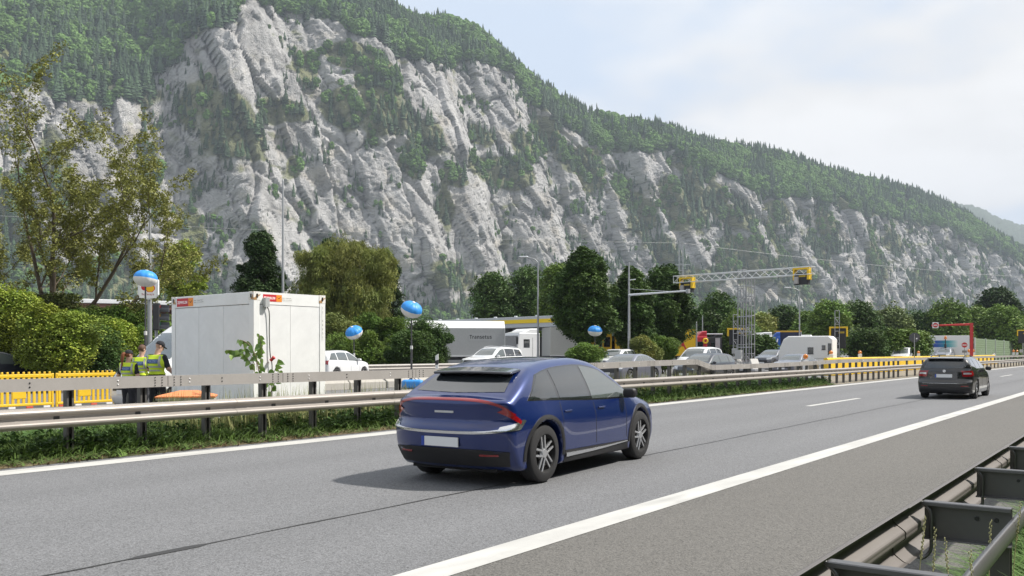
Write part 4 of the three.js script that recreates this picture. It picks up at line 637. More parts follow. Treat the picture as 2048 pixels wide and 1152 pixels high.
SPEC.crossover = { // the large blue car
  L: 4.68, W: 1.88, wr: 0.365, wx: [-1.43, 1.47], clear: 0.19, nose: 0.10, tail: 0.06, roofHalf: 0.58, crown: 0.05, roundR: 0.26, roundF: 0.34, hip: 0.035, cell: 0.028, beltK: 0.10, kTop: 0.09,
  top: [[-2.36, 0.98], [-2.27, 1.06], [-2.1, 1.09], [-2.02, 1.13], [-1.55, 1.38], [-1.3, 1.46], [-0.8, 1.53], [-0.15, 1.555], [0.3, 1.51], [0.7, 1.37], [1.25, 1.05], [1.55, 0.98], [2.0, 0.88], [2.25, 0.76], [2.36, 0.6]],
  belt: [[-2.4, 1.02], [-1.6, 1.01], [0, 0.95], [1.2, 0.93], [2.4, 0.8]], rear: [[0.15, -2.12], [0.3, -2.24], [0.5, -2.34], [0.68, -2.36], [0.8, -2.28], [0.95, -2.30], [1.03, -2.33], [1.1, -2.25]], front: [[0.15, 2.2], [0.4, 2.34], [0.65, 2.34], [0.8, 2.25]],
  house: [-1.72, -1.35, 0.42, 1.18], split: [-1.02, -0.12], tint: 2, header: 0.125, screen: [1.09, 1.43, 0.70, 0.53], rearGlass: [1.135, 1.375, 0.66, 0.55], seams: [-1.0, -0.05, 0.92], spokes: 'aero', nSpoke: 5, mirrorPaint: false, surround: true,
  head: [[0.42, 0.80, 0.66, 0.78]], grille: [0.6, 0.4, 0.55],
  more(f, P) {
    P('light_bar', redLamp, ribbon(f, 'x', -1, [[-0.86, 0.87], [-0.74, 0.98], [-0.5, 1.035], [0, 1.05], [0.5, 1.035], [0.74, 0.98], [0.86, 0.87]], t => 0.024 + 0.03 * Math.abs(t - 0.5), 0.012, 60));
    const wrap = ribbon(f, 'z', 1, [[-2.17, 0.93], [-2.06, 0.84], [-1.98, 0.78]], 0.06, 0.01, 14); P('tail_light', redLamp, wrap); P('tail_light', redLamp, mirrorZ(wrap));
    P('chrome_strip', chrome, ribbon(f, 'x', -1, [[-0.84, 0.70], [-0.6, 0.672], [0, 0.66], [0.6, 0.672], [0.84, 0.70]], 0.035, 0.014, 50));
    const tri = patch(f, 'z', 1, [[-2.24, 0.68], [-2.0, 0.70], [-1.88, 0.80], [-1.93, 0.815], [-2.2, 0.73]], 0.010, 3, 0.05); P('corner_garnish', chrome, tri); P('corner_garnish', chrome, mirrorZ(tri));
    P('number_plate', plateWhite, bbox(0.018, 0.112, 0.50, 0.005).translate(-2.365, 0.545, 0.012)); P('plate_band', plateBlue, bbox(0.018, 0.112, 0.042, 0.004).translate(-2.366, 0.545, -0.262));
    P('lower_bumper', blackTrim, patch(f, 'x', -1, [[-0.80, 0.26], [0.80, 0.26], [0.84, 0.44], [0.5, 0.465], [-0.5, 0.465], [-0.84, 0.44]], 0.008, 4, 0.07));
    P('bumper_reflector', redLamp, ribbon(f, 'x', -1, [[0.50, 0.40], [0.72, 0.40]], 0.02, 0.016, 8)); P('bumper_reflector', redLamp, ribbon(f, 'x', -1, [[-0.72, 0.40], [-0.50, 0.40]], 0.02, 0.016, 8));
    P('rear_spoiler', blackGloss, (() => { const q = (x, y, z) => smax(smax(Math.abs(y - (1.405 + 0.16 * (x + 1.5)) + 0.05 * z * z) - 0.018, Math.abs(x + 1.60) - 0.17 + 0.12 * z * z, 0.02), Math.abs(z) - 0.60, 0.03); return nets(q, [-1.85, 1.28, -0.66], [-1.38, 1.5, 0.66], 0.02, 2, 0.004); })());
    const q = [[-0.08, 0], [-0.04, 0], [0, 0], [0.04, 0], [0.08, 0]]; for (const [z, w] of [[0, 0.28]]) P('emblem', silver, bbox(0.008, 0.026, w, 0.003).translate((castField(f, 'x', -1, z, 0.90, 3, -1) || [-2.3])[0] - 0.002, 0.90, z));
    for (const x of f.L ? [-1.43, 1.47] : []) { const a = []; for (let i = 0; i <= 16; i++) { const t = -0.12 + i / 16 * (Math.PI + 0.24); a.push([x + Math.cos(t) * 0.425, 0.365 + Math.sin(t) * 0.425]); } const g = ribbon(f, 'z', 1, a.map(p => [p[0] + (p[0] - x) * 0.07, p[1] + (p[1] - 0.365) * 0.07]), 0.055, 0.012, 36); P('arch_trim', blackTrim, g); P('arch_trim', blackTrim, mirrorZ(g)); }
    const sill = patch(f, 'z', 1, [[-0.96, 0.21], [1.0, 0.21], [0.96, 0.34], [-0.94, 0.36]], 0.01, 3, 0.12); P('sill_cladding', blackTrim, sill); P('sill_cladding', blackTrim, mirrorZ(sill));
    const strip = ribbon(f, 'z', 1, [[-0.93, 0.30], [0.0, 0.305], [0.92, 0.33]], t => 0.055 - 0.04 * t, 0.022, 20); P('sill_strip', chrome, strip); P('sill_strip', chrome, mirrorZ(strip));
    const handle = x => bbox(0.2, 0.022, 0.02, 0.006).translate(x, 0.86, f.W - 0.012); P('door_handle', 'paint', handle(-0.85)); P('door_handle', 'paint', handle(0.12)); P('door_handle', 'paint', mirrorZ(handle(-0.85))); P('door_handle', 'paint', mirrorZ(handle(0.12)));
  },
};
SPEC.estate = { // the black car ahead
  L: 4.67, W: 1.81, wr: 0.325, wx: [-1.36, 1.33], clear: 0.19, nose: 0.10, tail: 0.05, roofHalf: 0.60, crown: 0.045, roundR: 0.20, roundF: 0.3, hip: 0.015, cell: 0.036,
  top: [[-2.34, 0.92], [-2.26, 1.02], [-2.18, 1.12], [-2.0, 1.38], [-1.85, 1.43], [-1.3, 1.465], [-0.4, 1.475], [0.15, 1.42], [0.5, 1.30], [1.05, 1.02], [1.5, 0.95], [2.0, 0.87], [2.25, 0.76], [2.34, 0.6]],
  belt: [[-2.4, 0.99], [0, 0.95], [1.2, 0.92], [2.4, 0.8]], rear: [[0.15, -2.18], [0.35, -2.32], [0.55, -2.34], [0.7, -2.25], [0.95, -2.24], [1.05, -2.2]], front: [[0.15, 2.2], [0.45, 2.33], [0.7, 2.30], [0.85, 2.2]],
  house: [-2.02, -1.72, 0.35, 1.0], split: [-1.2, -0.25], tint: 2, header: 0.10, screen: [1.05, 1.36, 0.68, 0.54], rearGlass: [1.07, 1.365, 0.67, 0.55], seams: [-1.15, -0.2, 0.8], head: [[0.45, 0.8, 0.66, 0.8]], grille: [0.5, 0.5, 0.72],
  more(f, P) {
    for (const [m, z0, z1, y0, y1] of [[redLamp, 0.60, 0.83, 0.92, 0.98], [clearLamp, 0.58, 0.81, 0.85, 0.92], [redLamp, 0.58, 0.83, 0.77, 0.85]]) { const q = patch(f, 'x', -1, [[z0, y0], [z1, y0 + 0.01], [z1, y1], [z0, y1 - 0.01]], 0.012, 3, 0.05); P('tail_light', m, q); P('tail_light', m, mirrorZ(q)); }
    const side = patch(f, 'z', 1, [[-2.2, 0.78], [-1.95, 0.84], [-1.97, 0.93], [-2.2, 0.98]], 0.012, 3, 0.05); P('tail_light', redLamp, side); P('tail_light', redLamp, mirrorZ(side));
    P('number_plate', plateWhite, bbox(0.02, 0.11, 0.5, 0.005).translate(-2.275, 0.80, 0.0)); P('plate_band', plateBlue, bbox(0.021, 0.111, 0.045, 0.004).translate(-2.276, 0.80, -0.27)); P('plate_recess', blackGloss, patch(f, 'x', -1, [[-0.46, 0.71], [0.46, 0.71], [0.5, 0.89], [-0.5, 0.89]], 0.003, 4, 0.08));
    P('emblem', chrome, cyl(0.05, 0.05, 0.012, 18).rotateZ(Math.PI / 2).translate(-2.272, 0.965, 0)); P('lower_bumper', blackTrim, patch(f, 'x', -1, [[-0.76, 0.24], [0.76, 0.24], [0.8, 0.40], [-0.8, 0.40]], 0.008, 4, 0.08));
    P('bumper_reflector', redLamp, ribbon(f, 'x', -1, [[0.52, 0.45], [0.74, 0.46]], 0.025, 0.012, 8)); P('bumper_reflector', redLamp, ribbon(f, 'x', -1, [[-0.74, 0.46], [-0.52, 0.45]], 0.025, 0.012, 8));
    P('rear_spoiler', blackGloss, bbox(0.2, 0.03, 1.12, 0.012).rotateZ(0.1).translate(-2.03, 1.405, 0)); for (const z of [-0.52, 0.52]) P('roof_rail', blackTrim, tube([[-1.75, 1.43, z], [-1.6, 1.475, z], [-0.4, 1.495, z], [0.1, 1.43, z]], 0.016, 20, 6));
    P('bumper_crease', chrome, ribbon(f, 'x', -1, [[-0.7, 0.545], [0.7, 0.545]], 0.012, 0.006, 20));
  },
};
const rearF = [[0.15, -1.95], [0.4, -2.06], [0.9, -2.02], [1.2, -1.95]];
SPEC.hatch = { L: 4.1, W: 1.76, wr: 0.31, wx: [-1.25, 1.27], clear: 0.18, nose: 0.10, tail: 0.07, roofHalf: 0.58, crown: 0.04, roundR: 0.2, roundF: 0.3, hip: 0.015, cell: 0.055, top: [[-2.05, 0.95], [-1.95, 1.1], [-1.75, 1.36], [-1.5, 1.44], [-0.6, 1.49], [0.0, 1.47], [0.4, 1.33], [1.0, 1.02], [1.6, 0.92], [1.95, 0.8], [2.05, 0.6]], belt: [[-2.1, 1.0], [0, 0.94], [2.1, 0.84]], rear: [[0.15, -1.92], [0.4, -2.04], [0.8, -2.02], [1.1, -1.97]], front: [[0.15, 1.95], [0.45, 2.04], [0.8, 1.98]], house: [-1.78, -1.5, 0.28, 0.95], split: [-1.1, -0.2], header: 0.11, screen: [1.06, 1.39, 0.66, 0.52], rearGlass: [1.1, 1.36, 0.58, 0.5], head: [[0.42, 0.76, 0.66, 0.8]], tailLamp: [[0.55, 0.78, 0.8, 1.0]], grille: [0.5, 0.45, 0.62], seams: [-1.0, 0.0, 0.8], mirrorPaint: true };
SPEC.saloon = { ...SPEC.estate, cell: 0.055, more: null, top: [[-2.34, 0.9], [-2.2, 1.03], [-1.9, 1.07], [-1.55, 1.16], [-0.95, 1.38], [-0.4, 1.45], [0.1, 1.43], [0.5, 1.30], [1.1, 1.0], [1.6, 0.93], [2.1, 0.83], [2.34, 0.6]], house: [-1.5, -0.95, 0.3, 1.02], split: [-0.9, -0.1], rearGlass: [1.12, 1.34, 0.6, 0.5], tailLamp: [[0.5, 0.8, 0.78, 0.92]], tint: 0, mirrorPaint: true };
SPEC.suv = { L: 4.75, W: 1.9, wr: 0.37, wx: [-1.4, 1.45], clear: 0.24, nose: 0.09, tail: 0.05, roofHalf: 0.66, crown: 0.04, roundR: 0.2, roundF: 0.3, hip: 0.02, cell: 0.055, top: [[-2.37, 1.0], [-2.25, 1.2], [-2.05, 1.58], [-1.8, 1.66], [-0.5, 1.72], [0.1, 1.68], [0.5, 1.52], [1.1, 1.16], [1.6, 1.08], [2.1, 0.98], [2.37, 0.7]], belt: [[-2.4, 1.12], [0, 1.08], [2.4, 0.96]], rear: [[0.2, -2.2], [0.5, -2.36], [1.0, -2.3], [1.3, -2.22]], front: [[0.2, 2.2], [0.6, 2.36], [0.9, 2.3]], house: [-2.05, -1.8, 0.3, 1.05], split: [-1.2, -0.2], tint: 2, header: 0.12, screen: [1.2, 1.6, 0.7, 0.58], rearGlass: [1.22, 1.55, 0.66, 0.56], head: [[0.5, 0.84, 0.78, 0.94]], tailLamp: [[0.6, 0.84, 0.9, 1.15]], grille: [0.55, 0.6, 0.9], seams: [-1.1, -0.1, 0.8], mirrorPaint: true, more(f, P) { for (const z of [-0.6, 0.6]) P('roof_rail', silver, tube([[-1.8, 1.66, z], [-1.6, 1.72, z], [-0.4, 1.765, z], [0.1, 1.69, z]], 0.02, 16, 5)); } };
SPEC.mpv = { ...SPEC.suv, L: 4.4, clear: 0.18, wr: 0.32, wx: [-1.3, 1.35], top: [[-2.2, 1.0], [-2.1, 1.3], [-1.95, 1.68], [-1.7, 1.76], [-0.5, 1.82], [0.1, 1.79], [0.6, 1.6], [1.25, 1.15], [1.7, 1.02], [2.05, 0.88], [2.2, 0.6]], belt: [[-2.4, 1.08], [0, 1.04], [2.4, 0.9]], rear: [[0.2, -2.08], [0.5, -2.19], [1.3, -2.12]], front: [[0.2, 2.08], [0.5, 2.19], [0.9, 2.08]], house: [-1.95, -1.75, 0.35, 1.2], split: [-1.0, 0.0], screen: [1.17, 1.68, 0.72, 0.6], rearGlass: [1.2, 1.6, 0.62, 0.56], more: null };
SPEC.van = { L: 5.6, W: 2.0, wr: 0.34, wx: [-1.2, 1.85], clear: 0.2, nose: 0.12, tail: 0.01, roofHalf: 0.86, crown: 0.05, roundR: 0.05, roundF: 0.35, hip: 0, cell: 0.06, beltK: 0.15, kTop: 0.16, top: [[-2.8, 2.5], [0.2, 2.55], [0.7, 2.48], [1.15, 2.2], [1.95, 1.42], [2.2, 1.22], [2.6, 1.06], [2.8, 0.8]], belt: [[-2.8, 1.3], [2.8, 1.2]], rear: [[0.2, -2.05], [2.6, -2.02]], front: [[0.2, 2.65], [0.5, 2.78], [0.8, 2.76], [1.1, 2.6]], house: [0.55, 0.6, 1.1, 1.75], split: [], header: 0.5, screen: [1.38, 2.12, 0.84, 0.74], head: [[0.55, 0.86, 0.78, 1.0]], grille: [0.5, 0.6, 0.85], seams: [0.5, 1.5], mirrorPaint: false };
function putWheel(spec, dist, s, turn) { const lx = spec.wx[0], lz = spec.W / 2 - 0.02, c = Math.cos(turn), n = Math.sin(turn); return [-dist - (lx * c + lz * n), 0, -s - (-lx * n + lz * c)]; }  // car placed by its right rear wheel
const T0 = Math.PI / 2;
car('crossover', SPEC.crossover, 'blue_car', 'dark blue crossover car driving in the nearest lane', paintMat([0.004, 0.020, 0.125], { metalness: 0.35, roughness: 0.3 }), putWheel(SPEC.crossover, 6.15, 9.15, T0 + 0.07), T0 + 0.07, { spin: 0.35 });
car('estate', SPEC.estate, 'black_car', 'black estate car driving ahead on the carriageway', paintMat([0.010, 0.010, 0.011], { metalness: 0.2 }), putWheel(SPEC.estate, 5.12, 34.4, T0 + 0.01), T0 + 0.01);
const toUs = -Math.PI / 2, queue = 'cars queuing in the rest area', white = paintMat([0.72, 0.73, 0.74], { metalness: 0, roughness: 0.4 });
const lotCar = (key, name, label, c, u, d, dy = 0, turn = toUs) => { const p = place(u, d); p.y = lotY(p.x, p.z) + 0.004 + dy; return car(key, SPEC[key], name, label, c, p, turn, { group: queue }); };
lotCar('hatch', 'white_hatchback', 'white hatchback showing right of the container', white, 672, 44, 0, T0 + 0.25);
lotCar('suv', 'white_suv', 'white estate car just above the blue car’s roof', white, 985, 56);
lotCar('hatch', 'white_car', 'white car left behind the grey saloon', white, 1232, 56, 0.1);
lotCar('saloon', 'grey_saloon', 'grey saloon at the guardrail below the maples', paintMat([0.16, 0.165, 0.20]), 1256, 46, 0.02);
lotCar('mpv', 'white_van_car', 'tall white van-like car behind the dark compact', white, 1398, 58);
lotCar('hatch', 'dark_compact', 'dark grey compact car left of the lattice gantry', paintMat([0.035, 0.037, 0.045]), 1409, 46, 0.08, toUs - 0.1);
lotCar('hatch', 'grey_suv', 'grey car towing, left of the caravan', paintMat([0.10, 0.105, 0.12]), 1545, 73, 0.12, toUs - 0.1);
lotCar('saloon', 'slate_saloon', 'slate-blue saloon with orange lamp at its side, before the caravan', paintMat([0.15, 0.155, 0.185]), 1590, 62, 0.02, toUs - 0.08);
lotCar('mpv', 'white_people_carrier', 'white car between the orange warning lamps on the right', white, 1806, 93, 0);
const mastCar = lotCar('suv', 'silver_car', 'silver car with a yellow beacon on a mast on its roof', paintMat([0.3, 0.31, 0.34]), 1890, 112, 0);
lotCar('mpv', 'pale_car', 'pale car in front of the green noise barrier', white, 1974, 132, 0);
lotCar('mpv', 'distant_car', 'grey car near the right picture edge', paintMat([0.25, 0.26, 0.28]), 2022, 158, 0);
{ const p = place(-18, 36); p.y = 0; lotCar('saloon', 'dark_saloon', 'dark saloon cut by the left picture edge', paintMat([0.02, 0.022, 0.035]), -18, 31, 0, T0); }
{ const p = place(418, 25.5); p.y = 0.004; car('van', SPEC.van, 'white_van', 'white high-roofed van behind the officers and the container', white, p, toUs + 0.1, { category: 'van' }); }
// ---------------------------------------------------------------- the white site container
const whiteSteel = std([0.86, 0.865, 0.85], 0.45, 0, { map: (() => { const t = grime.clone(); t.repeat.set(0.35, 0.35); t.needsUpdate = true; return t; })() });
const rustTex = dataTex(128, (x, y) => { const n = smooth(0.28, 0.55, tile(x, y, 5) + 0.5 * tile(x, y, 14, 3)); return [lerp(0.82, 0.42, n), lerp(0.80, 0.24, n), lerp(0.76, 0.10, n)]; });
const rusty = std([0.95, 0.95, 0.95], 0.7, 0, { map: rustTex }), holeBlack = std([0.02, 0.015, 0.012], 0.9), greyBox = std([0.42, 0.43, 0.43], 0.5), yellowPaint = std([0.78, 0.50, 0.02], 0.5, 0, { map: grime }), orangePlastic = std([0.80, 0.27, 0.10], 0.55, 0, { map: grime }), beige = std([0.50, 0.46, 0.38], 0.7, 0, { map: grime });
const logoTex = canvasTex(512, 160, (c, w, h) => { c.fillStyle = '#c22a33'; c.fillRect(0, 0, w, h); c.fillStyle = '#f0902c'; c.fillRect(360, 0, 152, h); c.fillStyle = '#fff'; c.font = 'bold 74px sans-serif'; c.textBaseline = 'middle'; c.fillText('ZEPPELIN', 22, h / 2, 310); c.fillStyle = '#4a2a18'; c.beginPath(); c.moveTo(344, 40); c.lineTo(420, 78); c.lineTo(496, 40); c.lineTo(430, 96); c.closePath(); c.fill(); });
const noteTex = canvasTex(256, 96, (c, w, h) => { c.fillStyle = '#e6e6e2'; c.fillRect(0, 0, w, h); c.fillStyle = '#55575a'; for (const [x, y, l] of [[10, 26, 50], [84, 24, 150], [10, 62, 60], [90, 60, 40], [140, 60, 100]]) for (let k = 0; k < l; k += 9) c.fillRect(x + k, y + (k * 7 % 5), 5, 16 - (k * 3 % 7)); });
const idTex = canvasTex(64, 512, (c, w, h) => { c.fillStyle = '#e4e4e0'; c.fillRect(0, 0, w, h); c.fillStyle = '#5d6066'; c.font = 'bold 46px sans-serif'; c.textAlign = 'center'; '11 46651'.split('').forEach((d, i) => c.fillText(d, w / 2, 56 + i * 62)); });
const printMat = (t, r = 0.5) => new THREE.MeshStandardMaterial({ map: t, roughness: r });
{
  const C = place(507, 18.8), Lp = place(343, 20.9), ang = Math.atan2(-(Lp.z - C.z), Lp.x - C.x);      // local +x runs along the left face
  const t = thing('site_container', 'white steel site container with red and orange company plates', 'container', [C.x, 0.03, C.z], ang);
  const A = Math.hypot(Lp.x - C.x, Lp.z - C.z), B = 1.9, H = 2.87, post = 0.16, beam = 0.26;           // local: x 0..A leftwards, z 0..-B along the right face
  const sgn = new THREE.Vector3(0, 0, 1).applyAxisAngle(new THREE.Vector3(0, 1, 0), ang).dot(new THREE.Vector3(-Lp.x + C.x, 0, 0)) , far = new THREE.Vector3(0, 0, 1).applyAxisAngle(new THREE.Vector3(0, 1, 0), ang), zs = far.x * -ST + far.z * -CT > 0 ? 1 : -1;   // which local z leads away from the camera
  const Z = z => z * zs;
  for (const [x, z] of [[0, 0], [A, 0], [0, B], [A, B]]) {
    part(t, 'corner_post', bbox(post, H - 0.02, post, 0.012), whiteSteel, [x ? A - post / 2 : post / 2, H / 2, Z(z ? B - post / 2 : post / 2)]);
    for (const y of [0.09, H - 0.085]) { const c = part(t, 'corner_casting', bbox(0.182, 0.18, 0.182, 0.012), rusty, [x ? A - 0.087 : 0.087, y, Z(z ? B - 0.087 : 0.087)]); part(c, 'hole', bbox(0.045, 0.085, 0.2, 0.01), holeBlack); part(c, 'hole', bbox(0.2, 0.085, 0.045, 0.01), holeBlack); }
  }
  for (const y of [beam / 2, H - beam / 2]) for (const z of [0.05, B - 0.05]) part(t, 'beam', bbox(A - 2 * post, beam, 0.085, 0.01), whiteSteel, [A / 2, y, Z(z)]);
  for (const y of [beam / 2, H - beam / 2]) for (const x of [0.05, A - 0.05]) part(t, 'beam', bbox(0.085, beam, B - 2 * post, 0.01), whiteSteel, [x, y, Z(B / 2)]);
  part(t, 'roof', bbox(A - 0.12, 0.05, B - 0.12, 0.01), whiteSteel, [A / 2, H - 0.06, Z(B / 2)]);
  const ribbed = (w, h) => { const pts = [], n = Math.round(w / 0.085), p = w / n; for (let i = 0; i < n; i++) { const x = i * p; pts.push([x, 0], [x + p * 0.72, 0], [x + p * 0.80, -0.007], [x + p * 0.92, -0.007]); } pts.push([w, 0], [w, -0.03], [0, -0.03]); return new THREE.ExtrudeGeometry(poly(pts), { depth: h, bevelEnabled: false }).rotateX(-Math.PI / 2); };
  const ph = H - 2 * beam - 0.02, nA = 3, wA = (A - 2 * post) / nA, gA = ribbed(wA - 0.008, ph), wB = (B - 2 * post) / 2, gB = ribbed(wB - 0.008, ph), panelGrey = std([0.83, 0.835, 0.83], 0.5, 0, { map: whiteSteel.map });
  for (let i = 0; i < nA; i++) part(t, 'wall_panel', gA, panelGrey, [post + wA * (i + (zs > 0 ? 0 : 1)) + 0.004, beam + 0.01, Z(0.04)], [0, zs > 0 ? 0 : Math.PI, 0]).rotation.y = 0;
  t.children.filter(c => c.name === 'wall_panel').forEach((c, i) => { c.position.set(post + wA * i + 0.004, beam + 0.01, Z(0.045)); if (zs > 0) c.scale.z = -1; });
  for (let i = 0; i < 2; i++) { const c = part(t, 'wall_panel', gB, panelGrey, [0.045, beam + 0.01, 0]); c.rotation.y = -Math.PI / 2; c.position.z = zs > 0 ? post + wB * i + 0.004 : -(post + wB * (i + 1) - 0.004); c.scale.z = 1; }
  for (const [x, z, w, d] of [[A / 2, B - 0.06, A - 2 * post, 0.03]]) part(t, 'back_wall', bbox(w, ph, d, 0.01), panelGrey, [x, H / 2, Z(z)]);
  part(t, 'end_wall', bbox(0.03, ph, B - 2 * post, 0.01), panelGrey, [A - 0.06, H / 2, Z(B / 2)]);
  // plates: the left face looks along local -z (away side), the right face along local -x
  const pl = (name, w, h, tex, x, y, z, ry) => part(t, name, new THREE.PlaneGeometry(w, h), printMat(tex), [x, y, z], [0, ry, 0]);
  const fz = zs > 0 ? Math.PI : 0;
  pl('company_plate', 0.70, 0.19, logoTex, A - 0.58, H - 0.135, Z(0.0045), fz); pl('notice', 0.42, 0.11, noteTex, A - 1.16, H - 0.125, Z(0.0045), fz);
  pl('company_plate', 0.48, 0.15, logoTex, 0.0045, H - 0.12, Z(0.48), -Math.PI / 2); pl('notice', 0.26, 0.09, noteTex, 0.0045, H - 0.125, Z(0.86), -Math.PI / 2);
  pl('number_strip', 0.05, 0.78, idTex, -0.004, H - 0.62, Z(B - 0.08), -Math.PI / 2);
  part(t, 'junction_box', bbox(0.09, 0.2, 0.12, 0.012), greyBox, [-0.042, H - 0.22, Z(0.29)]);
  part(t, 'power_cable', tube([[-0.03, H - 0.3, Z(0.31)], [-0.035, H - 0.4, Z(0.36)], [-0.02, H - 0.9, Z(0.38)], [-0.03, 1.5, Z(0.40)], [-0.04, 1.36, Z(0.43)], [-0.03, 1.0, Z(0.44)], [-0.03, 0.3, Z(0.44)]], 0.011, 40, 6), std([0.05, 0.05, 0.05], 0.6));
  part(t, 'power_socket', merge([cyl(0.032, 0.036, 0.10, 12), cyl(0.04, 0.04, 0.025, 12, 0, 0.045, 0)]), std([0.45, 0.03, 0.03], 0.45), [-0.07, 1.44, Z(0.42)], [0.5, 0, 0.7]);
  part(t, 'warning_label', bbox(0.006, 0.1, 0.075, 0.002), std([0.62, 0.35, 0.36], 0.5), [-0.003 + 0.04, 1.50, Z(0.74)]);
  for (const [x, z] of [[0.3, 0.2], [A - 0.3, 0.2], [0.3, B - 0.2], [A - 0.3, B - 0.2]]) part(t, 'foot_block', bbox(0.4, 0.12, 0.25, 0.01), std([0.3, 0.29, 0.27], 0.9), [x, -0.055, Z(z)]);
}
{ // grit bin
  const p = place(374, 17.6), t = thing('grit_bin', 'beige grit bin with a hipped orange lid before the container', 'grit bin', [p.x, 0.04, p.z], TH + 0.25);
  const lid = (() => { const w = 0.55, d = 0.36, pos = [-w, 0, -d, w, 0, -d, w, 0, d, -w, 0, d, -w, 0.03, -d, w, 0.03, -d, w, 0.03, d, -w, 0.03, d, -0.12, 0.135, 0, 0.2, 0.135, 0], q = [[0, 1, 5], [0, 5, 4], [1, 2, 6], [1, 6, 5], [2, 3, 7], [2, 7, 6], [3, 0, 4], [3, 4, 7], [4, 5, 9], [4, 9, 8], [5, 6, 9], [6, 7, 8], [6, 8, 9], [7, 4, 8], [0, 2, 1], [0, 3, 2]]; const g = mkGeo(pos, q.flat()).toNonIndexed(); g.computeVertexNormals(); return g; })();
  part(t, 'lid', lid, Object.assign(orangePlastic.clone(), { side: THREE.DoubleSide }), [0, 0.69, 0]);
  const b = new THREE.CylinderGeometry(0.72, 0.66, 0.69, 4).rotateY(Math.PI / 4); b.scale(1, 1, 0.66); const nb = b.toNonIndexed(); nb.computeVertexNormals(); part(t, 'bin_body', nb, beige, [0, 0.345, 0]); part(t, 'rim', bbox(1.07, 0.05, 0.70, 0.015), beige, [0, 0.665, 0]); part(t, 'label_plate', bbox(0.26, 0.09, 0.01, 0.003), std([0.2, 0.2, 0.18], 0.7), [0.32, 0.54, 0.335]);
}
{ // yellow barriers
  const W = 1.9, slatG = bbox(0.075, 0.80, 0.03, 0.008), peg = bbox(0.05, 0.07, 0.05, 0.01), yl = yellowPaint, P0 = place(-30, 22.6), P1 = place(232, 25.6), dx = P1.x - P0.x, dz = P1.z - P0.z, Lt = Math.hypot(dx, dz), n = 2, turn = Math.atan2(-dz, dx);
  for (let k = 0; k < n; k++) {
    const w = Lt / n, t = thing('yellow_barrier', k ? 'yellow plastic slatted barrier ending beside the ponytailed officer' : 'yellow plastic slatted barrier at the left picture edge', 'barrier', [P0.x + dx * (k + 0.5) / n, 0.06, P0.z + dz * (k + 0.5) / n], turn, 'yellow slatted barriers');
    part(t, 'top_rail', bbox(w - 0.05, 0.09, 0.05, 0.015), yl, [0, 0.93, 0]); part(t, 'bottom_rail', bbox(w - 0.05, 0.07, 0.05, 0.015), yl, [0, 0.17, 0]);
    for (const s of [-1, 1]) part(t, 'end_post', bbox(0.06, 0.98, 0.05, 0.015), yl, [s * (w / 2 - 0.06), 0.5, 0]);
    const m = 13; for (let i = 1; i < m; i++) { const x = -w / 2 + w * i / m; part(t, 'slat', slatG, yl, [x, 0.55, 0.002]); part(t, 'peg', peg, yl, [x, 1.0, 0]); }
    part(t, 'name_plate', bbox(0.36, 0.24, 0.036, 0.012), yl, [-0.05, 0.45, 0.008]); for (let i = 0; i < 4; i++) part(t, 'reflector', bbox(0.18, 0.07, 0.03, 0.006), i % 2 ? std([0.7, 0.7, 0.7], 0.5) : std([0.55, 0.08, 0.04], 0.5), [-0.7 + i * 0.46, 0.09, 0.012]);
    for (const s of [-0.6, 0.6]) part(t, 'foot', bbox(0.22, 0.06, 0.6, 0.02), std([0.06, 0.06, 0.06], 0.9), [s, 0.0, 0]);
  }
}
